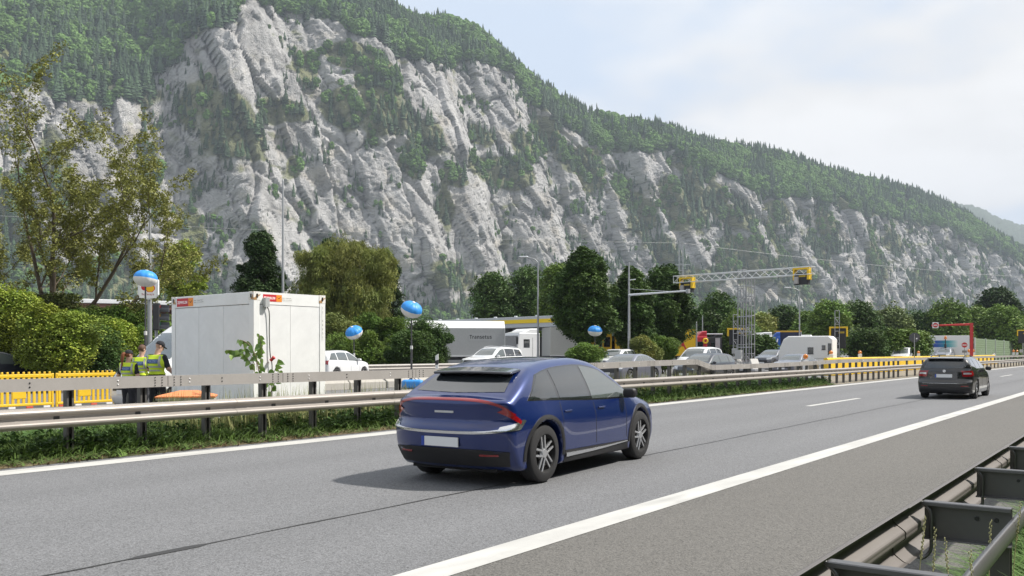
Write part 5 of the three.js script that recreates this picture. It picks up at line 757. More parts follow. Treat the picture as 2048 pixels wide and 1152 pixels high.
// ---------------------------------------------------------------- balloon lamps
{
  const blue = phys([0.03, 0.27, 0.72], { roughness: 0.5, sheen: 0.3 }), fabric = phys([0.72, 0.70, 0.66], { roughness: 0.6 }), pole = std([0.09, 0.09, 0.095], 0.45, 0.4), grp = 'blue and white balloon lamps';
  const gores = 10, half = (top) => { const pos = [], idx = [], N = 60, M = 14; for (let j = 0; j <= M; j++) for (let i = 0; i <= N; i++) { const a = i / N * 2 * Math.PI, ph = (top ? 1 : -1) * j / M * Math.PI / 2, puck = 1 - 0.045 * Math.abs(Math.cos(a * gores / 2)) ** 6 * Math.cos(ph) - (top ? 0.02 : 0.0) * Math.abs(noise(Math.cos(a) * 4, j * 0.5, Math.sin(a) * 4)), c = Math.cos(ph) ** 0.85, y = Math.sin(ph); pos.push(Math.cos(a) * c * puck, y * 0.72 * (1 - 0.05 * Math.abs(Math.cos(a * gores / 2)) ** 6 * (j / M)), Math.sin(a) * c * puck); } for (let j = 0; j < M; j++) for (let i = 0; i < N; i++) { const p = j * (N + 1) + i; top ? idx.push(p, p + N + 1, p + N + 2, p, p + N + 2, p + 1) : idx.push(p, p + N + 2, p + N + 1, p, p + 1, p + N + 2); } return mkGeo(pos, idx); };
  const up = half(true), dn = half(false), list = [[291, 557, 31, 23, 0.10, -0.1, 'balloon lamp above the officers, in front of the tall grey pole'], [708, 665, 47, 17.5, -0.25, 0.45, 'smallest of the two balloon lamps right of the container'], [823, 619, 36, 22, 0.35, 0.35, 'tilted balloon lamp on the taller pole left of the grey lorry trailer'], [1190, 662, 57, 14.5, 0.05, 0.15, 'farthest balloon lamp, below the tallest maple']];
  for (const [u, v, d, hw, tz, tx, label] of list) {
    const p = place(u, d), y0 = lotY(p.x), t = thing('balloon_lamp', label, 'balloon lamp', [p.x, y0, p.z], TH, grp), y = heightAt(v, d) - y0, r = hw * d / FOC, e = [tx, 0, -tz];
    const b = part(t, 'balloon_top', up, blue, [0, y, 0], e, [r, r, r]); part(b, 'crown_cap', cyl(0.13, 0.15, 0.05, 14), fabric, [0, 0.735, 0]);
    part(t, 'balloon_bottom', dn, fabric, [0, y, 0], e, [r, r, r]);
    part(t, 'pole', merge([cyl(0.028, 0.03, y - r * 0.6, 10, 0, (y - r * 0.6) / 2, 0), cyl(0.042, 0.045, y * 0.5, 10, 0, y * 0.25, 0)]), pole); part(t, 'collar', cyl(0.055, 0.055, 0.14, 12), std([0.6, 0.6, 0.58], 0.4), [0, y * 0.52, 0]);
    for (let k = 0; k < 3; k++) part(t, 'leg', bar([0, 0.5, 0], [Math.cos(k * 2.09) * 0.6, 0.02, Math.sin(k * 2.09) * 0.6], 0.018, 6), pole);
    part(t, 'ballast_bag', nets((x, yy, z) => smax(smax(Math.abs(x) - 0.42, Math.abs(yy - 0.18) - 0.18, 0.12), Math.abs(z) - 0.25, 0.12), [-0.5, -0.05, -0.35], [0.5, 0.45, 0.35], 0.06), blue, [0.05, 0.0, 0.1]);
  }
}
// ---------------------------------------------------------------- officers
const skin = std([0.50, 0.30, 0.22], 0.55), blackCloth = std([0.018, 0.019, 0.024], 0.9), vestYellow = std([0.62, 0.80, 0.04], 0.75), reflexGrey = std([0.42, 0.43, 0.42], 0.5);
const policeTex = canvasTex(512, 128, (c, w, h) => { c.fillStyle = '#27427c'; c.fillRect(0, 0, w, h); c.fillStyle = '#8fa3c6'; c.font = 'bold 96px sans-serif'; c.textAlign = 'center'; c.textBaseline = 'middle'; c.fillText('POLIZEI', w / 2, h / 2 + 4, 470); });
function officer(o) {                                        // local axes: x right, y up, faces -z
  const k = o.h / 1.8, V = (x, y, z) => [x * k, y * k, z * k], bones = [], add = (a, b, r0, r1, tag) => bones.push([...V(...a), ...V(...b), r0 * k, r1 * k, tag]);
  const S = o.slim || 1;
  add([-0.085, 0.96, 0], [0.085, 0.96, 0], 0.105 * S, 0.105 * S, 't'); add([0, 0.98, 0.0], [0, 1.22, 0.005], 0.115 * S, 0.125 * S, 't'); add([-0.09 * S, 1.30, 0.0], [0.09 * S, 1.30, 0.0], 0.115 * S, 0.115 * S, 't'); add([-0.15 * S, 1.42, 0.005], [0.15 * S, 1.42, 0.005], 0.06, 0.06, 't'); add([0, 1.42, 0.01], [o.hx * 0.4, 1.57, 0.0 + o.hz * 0.4], 0.062 * S, 0.055 * S, 'n');
  for (const s of [-1, 1]) { const st = o.step * s; add([s * 0.09, 0.93, 0], [s * 0.10, 0.50, -0.03 + st], 0.095 * S, 0.062 * S, 'l'); add([s * 0.10, 0.50, -0.03 + st], [s * 0.105, 0.09, 0.03 + st], 0.06 * S, 0.042 * S, 'l'); add([s * 0.105, 0.05, 0.05 + st], [s * 0.12, 0.04, -0.15 + st], 0.045, 0.036, 'f'); }
  const arms = o.arms.map((a, i) => { const s = i ? 1 : -1, sh = [s * 0.185 * S, 1.41, 0.005]; add(sh, a[0], 0.055 * S, 0.044 * S, 'a'); add(a[0], a[1], 0.042 * S, 0.029 * S, 'w'); return { s, wrist: V(...a[1]), dir: new THREE.Vector3(...V(...a[1])).sub(new THREE.Vector3(...V(...a[0]))).normalize() }; });
  const cap = (x, y, z, b) => { const ax = x - b[0], ay = y - b[1], az = z - b[2], bx = b[3] - b[0], by = b[4] - b[1], bz = b[5] - b[2], t = clamp((ax * bx + ay * by + az * bz) / (bx * bx + by * by + bz * bz)); return Math.hypot(ax - bx * t, ay - by * t, az - bz * t) - lerp(b[6], b[7], t); };
  const field = (tags, off = 0) => { const L = bones.filter(b => tags.includes(b[8])); return (x, y, z) => { let d = 9; for (const b of L) d = smin(d, cap(x, y, z, b), 0.05); return d - off; }; };
  const all = field('tnlfaw'), t = thing('person', o.label, 'person', o.pos, o.turn, 'officers beside the container'), top = o.h + 0.1;
  // head: skull, jaw, nose, ears, turned and tilted
  const hc = new THREE.Vector3(...V(o.hx, 1.665, o.hz)), hq = new THREE.Quaternion().setFromEuler(new THREE.Euler(-o.nod, o.look, 0, 'YXZ')), inv = hq.clone().invert(), tmp = new THREE.Vector3();
  const hd = (x, y, z) => { tmp.set(x, y, z).sub(hc).applyQuaternion(inv); const px = tmp.x / k, py = tmp.y / k, pz = tmp.z / k, el = (cx, cy, cz, a, b, c) => { const q = Math.hypot((px - cx) / a, (py - cy) / b, (pz - cz) / c); return (q - 1) * Math.min(a, b, c); }; let d = el(0, 0.03, 0.01, 0.075, 0.095, 0.095); d = smin(d, el(0, -0.055, -0.035, 0.052, 0.06, 0.06), 0.04); d = smin(d, el(0, -0.012, -0.10, 0.014, 0.028, 0.018), 0.02); d = smin(d, el(0, -0.055, -0.088, 0.022, 0.008, 0.012), 0.01); for (const s of [-1, 1]) { d = smin(d, el(s * 0.078, -0.005, 0.012, 0.012, 0.032, 0.02), 0.012); d = smax(d, -el(s * 0.030, 0.008, -0.098, 0.018, 0.012, 0.014), 0.012); } return smin(d * k, Math.hypot(0, 0, 0) + cap(x, y, z, bones[4]), 0.04 * k); };
  const geos = [nets(all, [-0.75 * k, -0.02, -0.6 * k], [0.75 * k, 1.62 * k, 0.4 * k], 0.019, 1), nets(hd, [hc.x - 0.13, hc.y - 0.2, hc.z - 0.15], [hc.x + 0.13, hc.y + 0.15, hc.z + 0.15], 0.008, 1)];
  for (const a of arms) {                                    // palm, four fingers and a thumb, gently curled
    const q = new THREE.Quaternion().setFromUnitVectors(new THREE.Vector3(0, -1, 0), a.dir), W = new THREE.Vector3(...a.wrist), hb = [], pt = (x, y, z) => new THREE.Vector3(x * a.s, y, z).applyQuaternion(q).add(W).toArray(), hb1 = (p, r, p2, r2) => hb.push([...pt(...p), ...pt(...p2), r, r2, 'h']);
    hb1([0, 0, 0], 0.026, [0, -0.06, 0], 0.028); hb1([0, -0.03, -0.02], 0.02, [0, -0.085, -0.025], 0.016); hb1([0, -0.03, 0.02], 0.02, [0, -0.08, 0.022], 0.015);
    [[-0.034, 0.060], [-0.011, 0.072], [0.012, 0.068], [0.033, 0.052]].forEach(([z, L]) => { hb1([0, -0.085, z], 0.0095, [-0.006, -0.085 - L * 0.55, z], 0.009); hb1([-0.006, -0.085 - L * 0.55, z], 0.009, [-0.026, -0.085 - L * 0.95, z], 0.008); });
    hb1([0, -0.025, -0.025], 0.012, [-0.012, -0.06, -0.052], 0.010); hb1([-0.012, -0.06, -0.052], 0.010, [-0.022, -0.088, -0.056], 0.009);
    const hf = (x, y, z) => { let d = 9; for (const b of hb) d = smin(d, cap(x, y, z, b), 0.008); return d; };
    geos.push(nets(hf, [W.x - 0.17, W.y - 0.19, W.z - 0.17], [W.x + 0.17, W.y + 0.12, W.z + 0.17], 0.0075, 1, 0.002));
  }
  part(t, 'body', merge(geos), o.skin || skin);
  const torso = field('t'), shirtF = field('ta', 0.010), pants = field('tl', 0.014), boots = field('f', 0.012);
  const sleeveCut = (x, y, z) => { let d = -9; for (const a of o.arms) { const e = V(...a[0]); d = Math.max(d, 0.055 - Math.hypot(x - e[0], y - e[1], z - e[2])); } return d; };
  part(t, 'shirt', nets((x, y, z) => smax(smax(shirtF(x, y, z), 0.96 * k - y, 0.01), sleeveCut(x, y, z), 0.012), [-0.5 * k, 0.9 * k, -0.45 * k], [0.5 * k, 1.56 * k, 0.35 * k], 0.019, 1), blackCloth);
  part(t, 'trousers', nets((x, y, z) => smax(smax(pants(x, y, z), y - 1.0 * k, 0.01), 0.07 - y, 0.01), [-0.35 * k, 0.0, -0.45 * k], [0.35 * k, 1.08 * k, 0.4 * k], 0.022, 1), blackCloth);
  part(t, 'boots', nets((x, y, z) => Math.max(smin(boots(x, y, z), smax(pants(x, y, z) - 0.004, y - 0.2, 0.01), 0.02), 0.005 - y), [-0.3, -0.02, -0.45], [0.3, 0.26, 0.35], 0.018, 1), std([0.012, 0.012, 0.013], 0.6));
  const vestF = field('t', 0.030), vf = (x, y, z) => smax(smax(vestF(x, y, z), (o.vest || 1.02) * k - y, 0.012), smax(y - 1.475 * k, 0.075 * k - Math.hypot(x, z - 0.0), 0.02) > 0 ? y - 1.475 * k : -1, 0.01);
  const vest = part(t, 'safety_vest', nets(vf, [-0.36 * k, 0.95 * k, -0.3 * k], [0.36 * k, 1.52 * k, 0.3 * k], 0.017, 1), vestYellow);
  part(vest, 'lettered_band', sheet(vf, 'z', 1, -0.165 * k * S, 0.165 * k * S, 1.275 * k, 1.372 * k, 14, 4, 0.006, 0.4, -0.2), printMat(policeTex, 0.6));
  for (const y of [1.115, 1.20]) part(vest, 'reflective_stripe', sheet(vf, 'z', 1, -0.175 * k * S, 0.175 * k * S, (y - 0.019) * k, (y + 0.019) * k, 16, 2, 0.005, 0.4, -0.2), reflexGrey);
  for (const s of [-1, 1]) part(vest, 'reflective_stripe', sheet(vf, 'z', 1, (s * 0.155 - 0.02) * k * S, (s * 0.155 + 0.02) * k * S, 1.22 * k, 1.45 * k, 3, 8, 0.0075, 0.4, -0.2), reflexGrey);
  const local = (g) => g.applyQuaternion(hq).translate(hc.x, hc.y, hc.z);
  for (const s of [-1, 1]) part(t, 'eye', local(new THREE.SphereGeometry(0.011 * k, 8, 6).translate(s * 0.030 * k, 0.008 * k, -0.086 * k)), std([0.5, 0.5, 0.5], 0.3));
  const hair = std(o.hair, 0.7), lf = (x, y, z) => { tmp.set(x, y, z).sub(hc).applyQuaternion(inv); return [tmp.x / k, tmp.y / k, tmp.z / k]; };
  part(t, 'hair', nets((x, y, z) => { const [px, py, pz] = lf(x, y, z); const d = (Math.hypot(px / 0.083, (py - 0.03) / 0.104, (pz - 0.012) / 0.103) - 1) * 0.083 + 0.003 * noise(px * 60, py * 60, pz * 60); return Math.max(d * k, (o.hairline - py - 1.1 * Math.max(0, -pz - 0.02)) * -k * -1, ((-0.03 - pz) - 0.05 - (py - 0.05)) * k); }, [hc.x - 0.13, hc.y - 0.14, hc.z - 0.14], [hc.x + 0.13, hc.y + 0.17, hc.z + 0.15], 0.009, 1), hair);
  if (o.cap) {
    const cp = part(t, 'cap', nets((x, y, z) => { const [px, py, pz] = lf(x, y, z); return Math.max((Math.hypot(px / 0.090, (py - 0.045) / 0.098, (pz - 0.006) / 0.108) - 1) * 0.09, 0.042 - py - 0.12 * Math.max(0, pz)) * k; }, [hc.x - 0.14, hc.y - 0.06, hc.z - 0.15], [hc.x + 0.14, hc.y + 0.19, hc.z + 0.15], 0.009, 1), blackCloth);
    part(cp, 'peak', local(nets((x, y, z) => smax(Math.abs(y - 0.048 + 0.28 * (z + 0.1) * -1 * 0.6 + 1.2 * x * x) - 0.005, Math.hypot(x / 0.072, (z + 0.1) / 0.085) - 1, 0.01), [-0.1, -0.05, -0.21], [0.1, 0.11, -0.02], 0.009, 1)), blackCloth);
  }
  if (o.tail) part(t, 'ponytail', local((() => { const pts = [[0, 0.03, 0.10], [0, 0.02, 0.135], [-0.008, -0.08, 0.145], [-0.015, -0.22, 0.135], [-0.01, -0.36, 0.14]].map(p => new THREE.Vector3(...p)), g = new THREE.TubeGeometry(new THREE.CatmullRomCurve3(pts), 24, 0.03, 10), P = g.attributes.position, c = new THREE.CatmullRomCurve3(pts); for (let i = 0; i < P.count; i++) { const ring = Math.floor(i / 11) / 24, q = c.getPointAt(ring), s = (0.7 + 0.6 * Math.sin(Math.PI * Math.min(1, ring * 1.5 + 0.1))) * (1 - 0.75 * Math.max(0, ring - 0.55)) * (1 + 0.15 * noise(i * 0.7, 2)); P.setXYZ(i, q.x + (P.getX(i) - q.x) * s, q.y + (P.getY(i) - q.y) * s, q.z + (P.getZ(i) - q.z) * s); } g.computeVertexNormals(); return g; })()), hair);
  return t;
}
{
  const g = (u, d) => { const p = place(u, d); p.y = 0.01; return p; };
  officer({ label: 'person in yellow police vest and black cap with long ponytail, beside the yellow barriers', h: 1.66, slim: 0.96, pos: g(257, 21), turn: TH - 0.12, hx: 0.0, hz: -0.015, look: -0.55, nod: 0.12, step: 0.03, arms: [[[-0.255, 1.14, 0.03], [-0.23, 0.92, -0.12]], [[0.265, 1.14, 0.02], [0.28, 0.9, -0.1]]], hair: [0.20, 0.065, 0.025], hairline: -0.05, cap: true, tail: true, vest: 1.0 });
  officer({ label: 'person in yellow police vest and black cap looking down, at the container’s left edge', h: 1.88, slim: 1.12, pos: g(314, 21.6), turn: TH - 0.35, hx: 0.03, hz: -0.055, look: -0.5, nod: 0.5, step: -0.04, arms: [[[-0.26, 1.14, -0.04], [-0.2, 0.98, -0.26]], [[0.29, 1.16, -0.05], [0.30, 0.98, -0.27]]], hair: [0.05, 0.035, 0.025], hairline: 0.02, cap: true });
  officer({ label: 'bareheaded person in yellow police vest standing behind the other two officers', h: 1.80, slim: 1.0, pos: g(283, 22.4), turn: TH - 0.2, hx: 0, hz: -0.03, look: -0.2, nod: 0.25, step: 0.02, arms: [[[-0.25, 1.14, -0.02], [-0.19, 0.98, -0.24]], [[0.25, 1.14, -0.02], [0.2, 0.98, -0.24]]], hair: [0.10, 0.05, 0.028], hairline: -0.04 });
}
// ---------------------------------------------------------------- posts, signs, gantries
const mastGrey = std([0.34, 0.345, 0.36], 0.5, 0.4);
const postGrey = std([0.36, 0.37, 0.38], 0.45, 0.4), latticeGrey = std([0.42, 0.43, 0.45], 0.45, 0.5), alu = std([0.72, 0.73, 0.74], 0.35, 0.6), signBlack = std([0.025, 0.026, 0.03], 0.6), signYellow = std([0.80, 0.52, 0.02], 0.5), redPaint = std([0.50, 0.03, 0.035], 0.45), whiteSign = std([0.78, 0.78, 0.78], 0.5), concrete = std([0.42, 0.40, 0.36], 0.9, 0, { map: grime });
const faceUs = (u) => TH - Math.atan((u - 1024) / FOC);         // turn that shows local +z to the camera
const ground = (u, d) => { const p = place(u, d); p.y = lotY(p.x); return p; };
function lampPost(label, u, d, vTop, arm) {
  const p = ground(u, d), h = heightAt(vTop, d) - p.y, t = thing('lamp_post', label, 'lamp post', p, TH, 'tall slim posts');
  part(t, 'post', merge([cyl(0.05, 0.09, h, 10, 0, h / 2, 0), cyl(0.10, 0.11, 1.2, 10, 0, 0.6, 0)]), postGrey);
  if (arm) { part(t, 'arm', tube([[0, h - 0.05, 0], [arm * 0.3, h + 0.18, 0], [arm, h + 0.32, 0]], 0.035, 12, 6), postGrey); part(t, 'lamp_head', nets((x, y, z) => smax(smax(Math.abs(x) - 0.32, Math.abs(y) - 0.06, 0.05), Math.abs(z) - 0.13, 0.05), [-0.4, -0.1, -0.2], [0.4, 0.1, 0.2], 0.05), alu, [arm + Math.sign(arm) * 0.25, h + 0.35, 0]); }
  else part(t, 'cap', cyl(0.02, 0.055, 0.08, 10), postGrey, [0, h + 0.04, 0]);
}
lampPost('tall bare grey pole rising behind the first balloon lamp', 300, 46, 398); lampPost('tallest bare grey pole, behind the container', 566, 52, 361);
lampPost('lamp post with arm to the left in front of the white lorry cab', 1076, 62, 524, -0.75); lampPost('lamp post with arm to the left above the blue lorry', 1599, 92, 582, -1.0);
lampPost('slim pole beside the right end of the yellow lorry', 1393, 78, 645); lampPost('thin pole behind the red lorry cab', 1405, 100, 630);
{ // traffic signal seen from the side, its lenses to the right
  const p = ground(312, 29), t = thing('traffic_signal', 'black three-lamp traffic signal left of the container, seen from its side', 'traffic signal', p, TH + 0.3), y = heightAt(646, 29);
  part(t, 'housing', bbox(0.2, 0.88, 0.46, 0.03), signBlack, [0.02, y, 0]); part(t, 'post', cyl(0.05, 0.05, y, 10, 0, y / 2 - 0.3, 0), postGrey, [0.0, 0, -0.1]);
  const visor = new THREE.CylinderGeometry(0.125, 0.115, 0.28, 18, 1, true, Math.PI * 0.0, Math.PI * 1.35).rotateZ(-Math.PI / 2), vm = std([0.16, 0.17, 0.19], 0.4, 0.2, { side: THREE.DoubleSide });
  for (const [k, c] of [[0.28, [0.2, 0.02, 0.02]], [0, [0.25, 0.15, 0.02]], [-0.28, [0.03, 0.16, 0.08]]]) { const v = part(t, 'visor', visor, vm, [0.26, y + k, 0]); part(v, 'lens', cyl(0.105, 0.105, 0.02, 18).rotateZ(Math.PI / 2), std(c, 0.2), [-0.13, 0, 0]); }
}
{ // filling-station pylon sign
  const tex = canvasTex(256, 256, (c, w, h) => { c.fillStyle = '#f3f0ec'; c.fillRect(0, 0, w, h); c.fillStyle = '#c8202c'; c.beginPath(); c.arc(78, 92, 50, 0, 7); c.fill(); c.save(); c.translate(160, 118); c.fillStyle = '#d8232a'; c.beginPath(); c.arc(0, -6, 74, Math.PI * 0.93, Math.PI * 2.07); c.lineTo(34, 50); c.lineTo(-34, 50); c.closePath(); c.fill(); c.fillStyle = '#f6c21a'; c.beginPath(); c.arc(0, -4, 62, Math.PI * 0.93, Math.PI * 2.07); c.lineTo(26, 42); c.lineTo(-26, 42); c.closePath(); c.fill(); c.restore(); c.fillStyle = '#a94a4e'; c.font = 'bold 46px serif'; c.textAlign = 'center'; c.fillText('Serways', 128, 214, 190); });
  const d = 33.5, p = ground(297, d), y = heightAt(590, d), t = thing('service_sign', 'white shield-shaped service sign with red and yellow emblem', 'sign', p, TH + 0.05), w = 0.68, SC = 0.56;
  part(t, 'post', cyl(0.08, 0.1, y, 10, 0, y / 2 - 0.4, 0), postGrey, [0, 0, -0.12]);
  const out = [[-w, 0.62], [-w * 0.7, 0.72], [w * 0.7, 0.72], [w, 0.62], [w, -0.38], [w * 0.8, -0.52], [0, -0.72], [-w * 0.8, -0.52], [-w, -0.38]]; part(t, 'panel', slab(out, 0.12, 0.02), whiteSign, [0, y, -0.06], null, [SC, SC, 1]);
  part(t, 'emblem', new THREE.PlaneGeometry(1.14 * SC, 1.14 * SC), printMat(tex), [0, y - 0.02, 0.0645]);
}
{ // service building behind the hedge, flat roof
  const p = ground(255, 74), t = thing('service_building', 'flat-roofed brown service building behind the left hedge', 'building', p, faceUs(255) + 0.12), h = heightAt(606, 74);
  part(t, 'wall', bbox(9.5, h - 0.6, 5, 0.03), std([0.10, 0.05, 0.035], 0.85), [0, (h - 0.6) / 2, -2.6]); part(t, 'roof', bbox(11.5, 0.34, 6.5, 0.04), std([0.72, 0.73, 0.74], 0.5), [0, h - 0.17, -2.6]); part(t, 'fascia', bbox(11.3, 0.4, 6.3, 0.03), std([0.16, 0.08, 0.06], 0.8), [0, h - 0.55, -2.6]);
  for (let i = 0; i < 5; i++) part(t, 'window', bbox(1.2, 1.3, 0.08, 0.02), glassDark, [-3.8 + i * 1.9, 1.7, -0.09]); part(t, 'door', bbox(1, 2.1, 0.09, 0.02), std([0.1, 0.1, 0.11], 0.5), [4.3, 1.05, -0.09]);
}
{ // filling-station canopy
  const A = place(862, 93), B = place(1150, 78), dx = B.x - A.x, dz = B.z - A.z, L = Math.hypot(dx, dz), t = thing('filling_station', 'grey filling-station canopy with yellow stripe behind the lorries', 'canopy', [(A.x + B.x) / 2, lotY(-60), (A.z + B.z) / 2], Math.atan2(-dz, dx)), top = heightAt(631, 80) - 0.22, hh = 1.02;
  part(t, 'fascia', bbox(L, hh, 9, 0.04), std([0.44, 0.46, 0.48], 0.45), [0, top - hh / 2, -4.5]); part(t, 'stripe', bbox(L * 0.62, 0.36, 0.05, 0.01), std([0.80, 0.56, 0.01], 0.45), [L * 0.18, top - 0.44, 0.02]);
  for (const x of [-0.32, 0.0, 0.3]) for (const z of [-1.6, -7]) part(t, 'column', bbox(0.55, top - hh, 0.55, 0.03), std([0.07, 0.075, 0.08], 0.6), [x * L, (top - hh) / 2, z]);
  for (let i = 0; i < 7; i++) part(t, 'canopy_lamp', bbox(0.25, 0.12, 0.25, 0.03), alu, [-L * 0.45 + i * L * 0.14, top + 0.06, -0.4]);
  part(t, 'shop_wall', bbox(L * 0.9, 3, 0.2, 0.02), std([0.10, 0.105, 0.11], 0.6), [0, 1.5, -9.2]); for (let i = 0; i < 6; i++) part(t, 'shop_window', bbox(1.7, 1.7, 0.06, 0.02), glassDark, [-L * 0.38 + i * L * 0.15, 1.6, -9.07]);
}
function lattice(len, w, n, r, axis = 'y', faces = 4) {          // list of bars of a square lattice beam of length len along y
  const out = { chords: [], rungs: [] }, c = [[-w / 2, -w / 2], [w / 2, -w / 2], [w / 2, w / 2], [-w / 2, w / 2]];
  for (const [x, z] of c) out.chords.push(bar([x, 0, z], [x, len, z], r, 6));
  for (let i = 0; i <= n; i++) { const y = len * i / n; for (let k = 0; k < 4; k++) { const a = c[k], b = c[(k + 1) % 4]; if (i === 0 || i === n || axis === 'ladder') out.rungs.push(bar([a[0], y, a[1]], [b[0], y, b[1]], r * 0.6, 5)); if (i < n && axis !== 'ladder' || axis === 'ladder' && i < n && i % 3 === 1) out.rungs.push(bar([a[0], y, a[1]], [b[0], y + len / n, b[1]], r * 0.6, 5)); } }
  return out;
}
function latticePart(t, name, L, mat, pos, rot) { const h = part(t, name, L.chords[0].clone(), mat, pos, rot); for (const g of L.chords.slice(1)) part(h, 'chord', g, mat); for (const g of L.rungs) part(h, 'brace', g, mat); return h; }
function signalBox(t, x, y, z, w, h) { const b = part(t, 'signal_box', bbox(w, h, 0.35, 0.02), signBlack, [x, y, z]); part(b, 'frame_side', bbox(0.11, h * 0.95, 0.42, 0.02), signYellow, [-w / 2 - 0.02, 0.28, 0]); part(b, 'frame_side', bbox(0.15, h * 0.95, 0.42, 0.02), signYellow, [w / 2 + 0.02, 0.28, 0]); part(b, 'frame_top', bbox(w + 0.2, 0.12, 0.42, 0.02), signYellow, [0, 0.28 + h * 0.5, 0]); part(b, 'marking', bbox(w * 0.5, 0.12, 0.02, 0.004), std([0.45, 0.32, 0.03], 0.6), [w * 0.1, h * 0.22, 0.18]); part(b, 'camera_unit', bbox(w * 0.3, h * 0.6, 0.3, 0.02), std([0.4, 0.38, 0.37], 0.6), [-w * 0.28, -h * 0.12, 0.2]); return b; }
{ // T-shaped lattice gantry
  const A = place(1352, 65), B = place(1628, 57.5), M = place(1487, 61), g = lotY(M.x), dx = B.x - A.x, dz = B.z - A.z, L = Math.hypot(dx, dz), turn = Math.atan2(-dz, dx), t = thing('lattice_gantry', 'T-shaped aluminium lattice gantry on a steel lattice mast', 'gantry', [M.x, g, M.z], turn), top = 7.13 - g, aL = Math.hypot(M.x - A.x, M.z - A.z);
  latticePart(t, 'truss_arm', lattice(L, 0.48, 17, 0.035), alu, [-aL, top - 0.24, 0], [0, 0, -Math.PI / 2]);
  latticePart(t, 'mast', lattice(top + 0.05, 0.42, 11, 0.032, 'ladder'), mastGrey, [-0.28, 0.1, -0.3]); latticePart(t, 'mast', lattice(top - 0.5, 0.42, 10, 0.032, 'ladder'), mastGrey, [0.34, 0.1, -0.3]);
  for (let i = 0; i < 6; i++) part(t, 'tie', bbox(1.15, 0.06, 0.06, 0.01), latticeGrey, [0.03, 0.8 + i * 1.05, -0.05]);
  signalBox(t, -aL + 1.05, top - 0.85, 0.05, 0.95, 0.75); signalBox(t, L - aL - 0.75, top - 0.75, 0.05, 0.95, 0.75);
  part(t, 'control_box', bbox(0.48, 0.62, 0.3, 0.02), greyBox, [-0.22, 1.35, 0.25]);
  for (const [x, w] of [[-0.55, 0.8], [0.75, 0.5]]) { part(t, 'ballast', slab([[-w / 2, 0], [w / 2, 0], [w / 2 * 0.9, 0.45], [w * 0.1, 0.95], [-w / 2 * 0.6, 0.5]], 1.0, 0.03), std([0.5, 0.49, 0.47], 0.7), [x, 0.12, -0.5]); part(t, 'trailer_wheel', cyl(0.24, 0.24, 0.18, 18).rotateX(Math.PI / 2), rubber, [x * 0.8, 0.24, 0.62]); }
  part(t, 'chassis', bbox(2.4, 0.14, 1.3, 0.02), latticeGrey, [0, 0.3, -0.1]);
}
{ // pole with a long side arm that carries a signal
  const d = 57, p = ground(1258, d), h = heightAt(524, d) - p.y, e = place(1376, 53.4), t = thing('signal_pole', 'slim grey pole with long side arm pointing to the gantry', 'signal pole', p, Math.atan2(-(e.z - p.z), e.x - p.x)), L = Math.hypot(e.x - p.x, e.z - p.z), ya = heightAt(590, d) - p.y;
  part(t, 'post', merge([cyl(0.05, 0.10, h, 12, 0, h / 2, 0), cyl(0.12, 0.13, 1.0, 12, 0, 0.5, 0)]), postGrey); part(t, 'arm', bar([0, ya, 0], [L, ya + 0.02, 0], 0.075, 10, 0.05), alu); part(t, 'short_arm', bar([0, ya + 0.95, 0], [0.55, ya + 0.97, 0], 0.03, 8), alu); part(t, 'stay', bar([0, ya + 0.4, 0], [L * 0.7, ya + 0.06, 0], 0.01, 5), alu); part(t, 'end_clamp', bbox(0.2, 0.25, 0.2, 0.02), postGrey, [L, ya, 0]);
}
function boardPost(label, u, d, vTop, vb0, vb1, w) {             // dark board with yellow hood on a lattice post
  const p = ground(u, d), t = thing('signal_board', label, 'signal board', p, faceUs(u), 'dark boards with yellow hoods'), y0 = heightAt(vb1, d) - p.y, y1 = heightAt(vb0, d) - p.y, h = y1 - y0;
  if (vTop) latticePart(t, 'lattice_post', lattice(heightAt(vTop, d) - p.y, 0.34, 9, 0.03, 'ladder'), latticeGrey, [-0.1, 0, 0.35]);
  const b = part(t, 'board', bbox(w, h, 0.18, 0.02), signBlack, [0, (y0 + y1) / 2, 0]); part(b, 'hood_top', bbox(w + 0.3, 0.12, 0.3, 0.02), signYellow, [0, h / 2 + 0.08, 0]); for (const s of [-1, 1]) part(b, 'hood_side', bbox(0.14, h * 0.42, 0.3, 0.02), signYellow, [s * (w / 2 + 0.08), h * 0.30, 0]); part(b, 'marking', bbox(w * 0.4, 0.16, 0.02, 0.004), std([0.42, 0.30, 0.03], 0.6), [w * 0.2, h * 0.3, 0.09]);
  part(t, 'leg', bbox(0.1, y0, 0.1, 0.01), latticeGrey, [0, y0 / 2, 0]); part(t, 'grey_box', bbox(0.36, 0.4, 0.25, 0.02), greyBox, [-0.2, heightAt(702, d) - p.y, 0.55]);
}
boardPost('dark board with yellow hood just left of the gantry mast', 1474, 67, 630, 660, 690, 1.15); boardPost('dark board with yellow hood and lattice post right of the caravan', 1677, 72, 622, 657, 697, 1.12);
boardPost('grey board with two amber lamps at the right picture edge', 2046, 118, 0, 662, 686, 1.1);
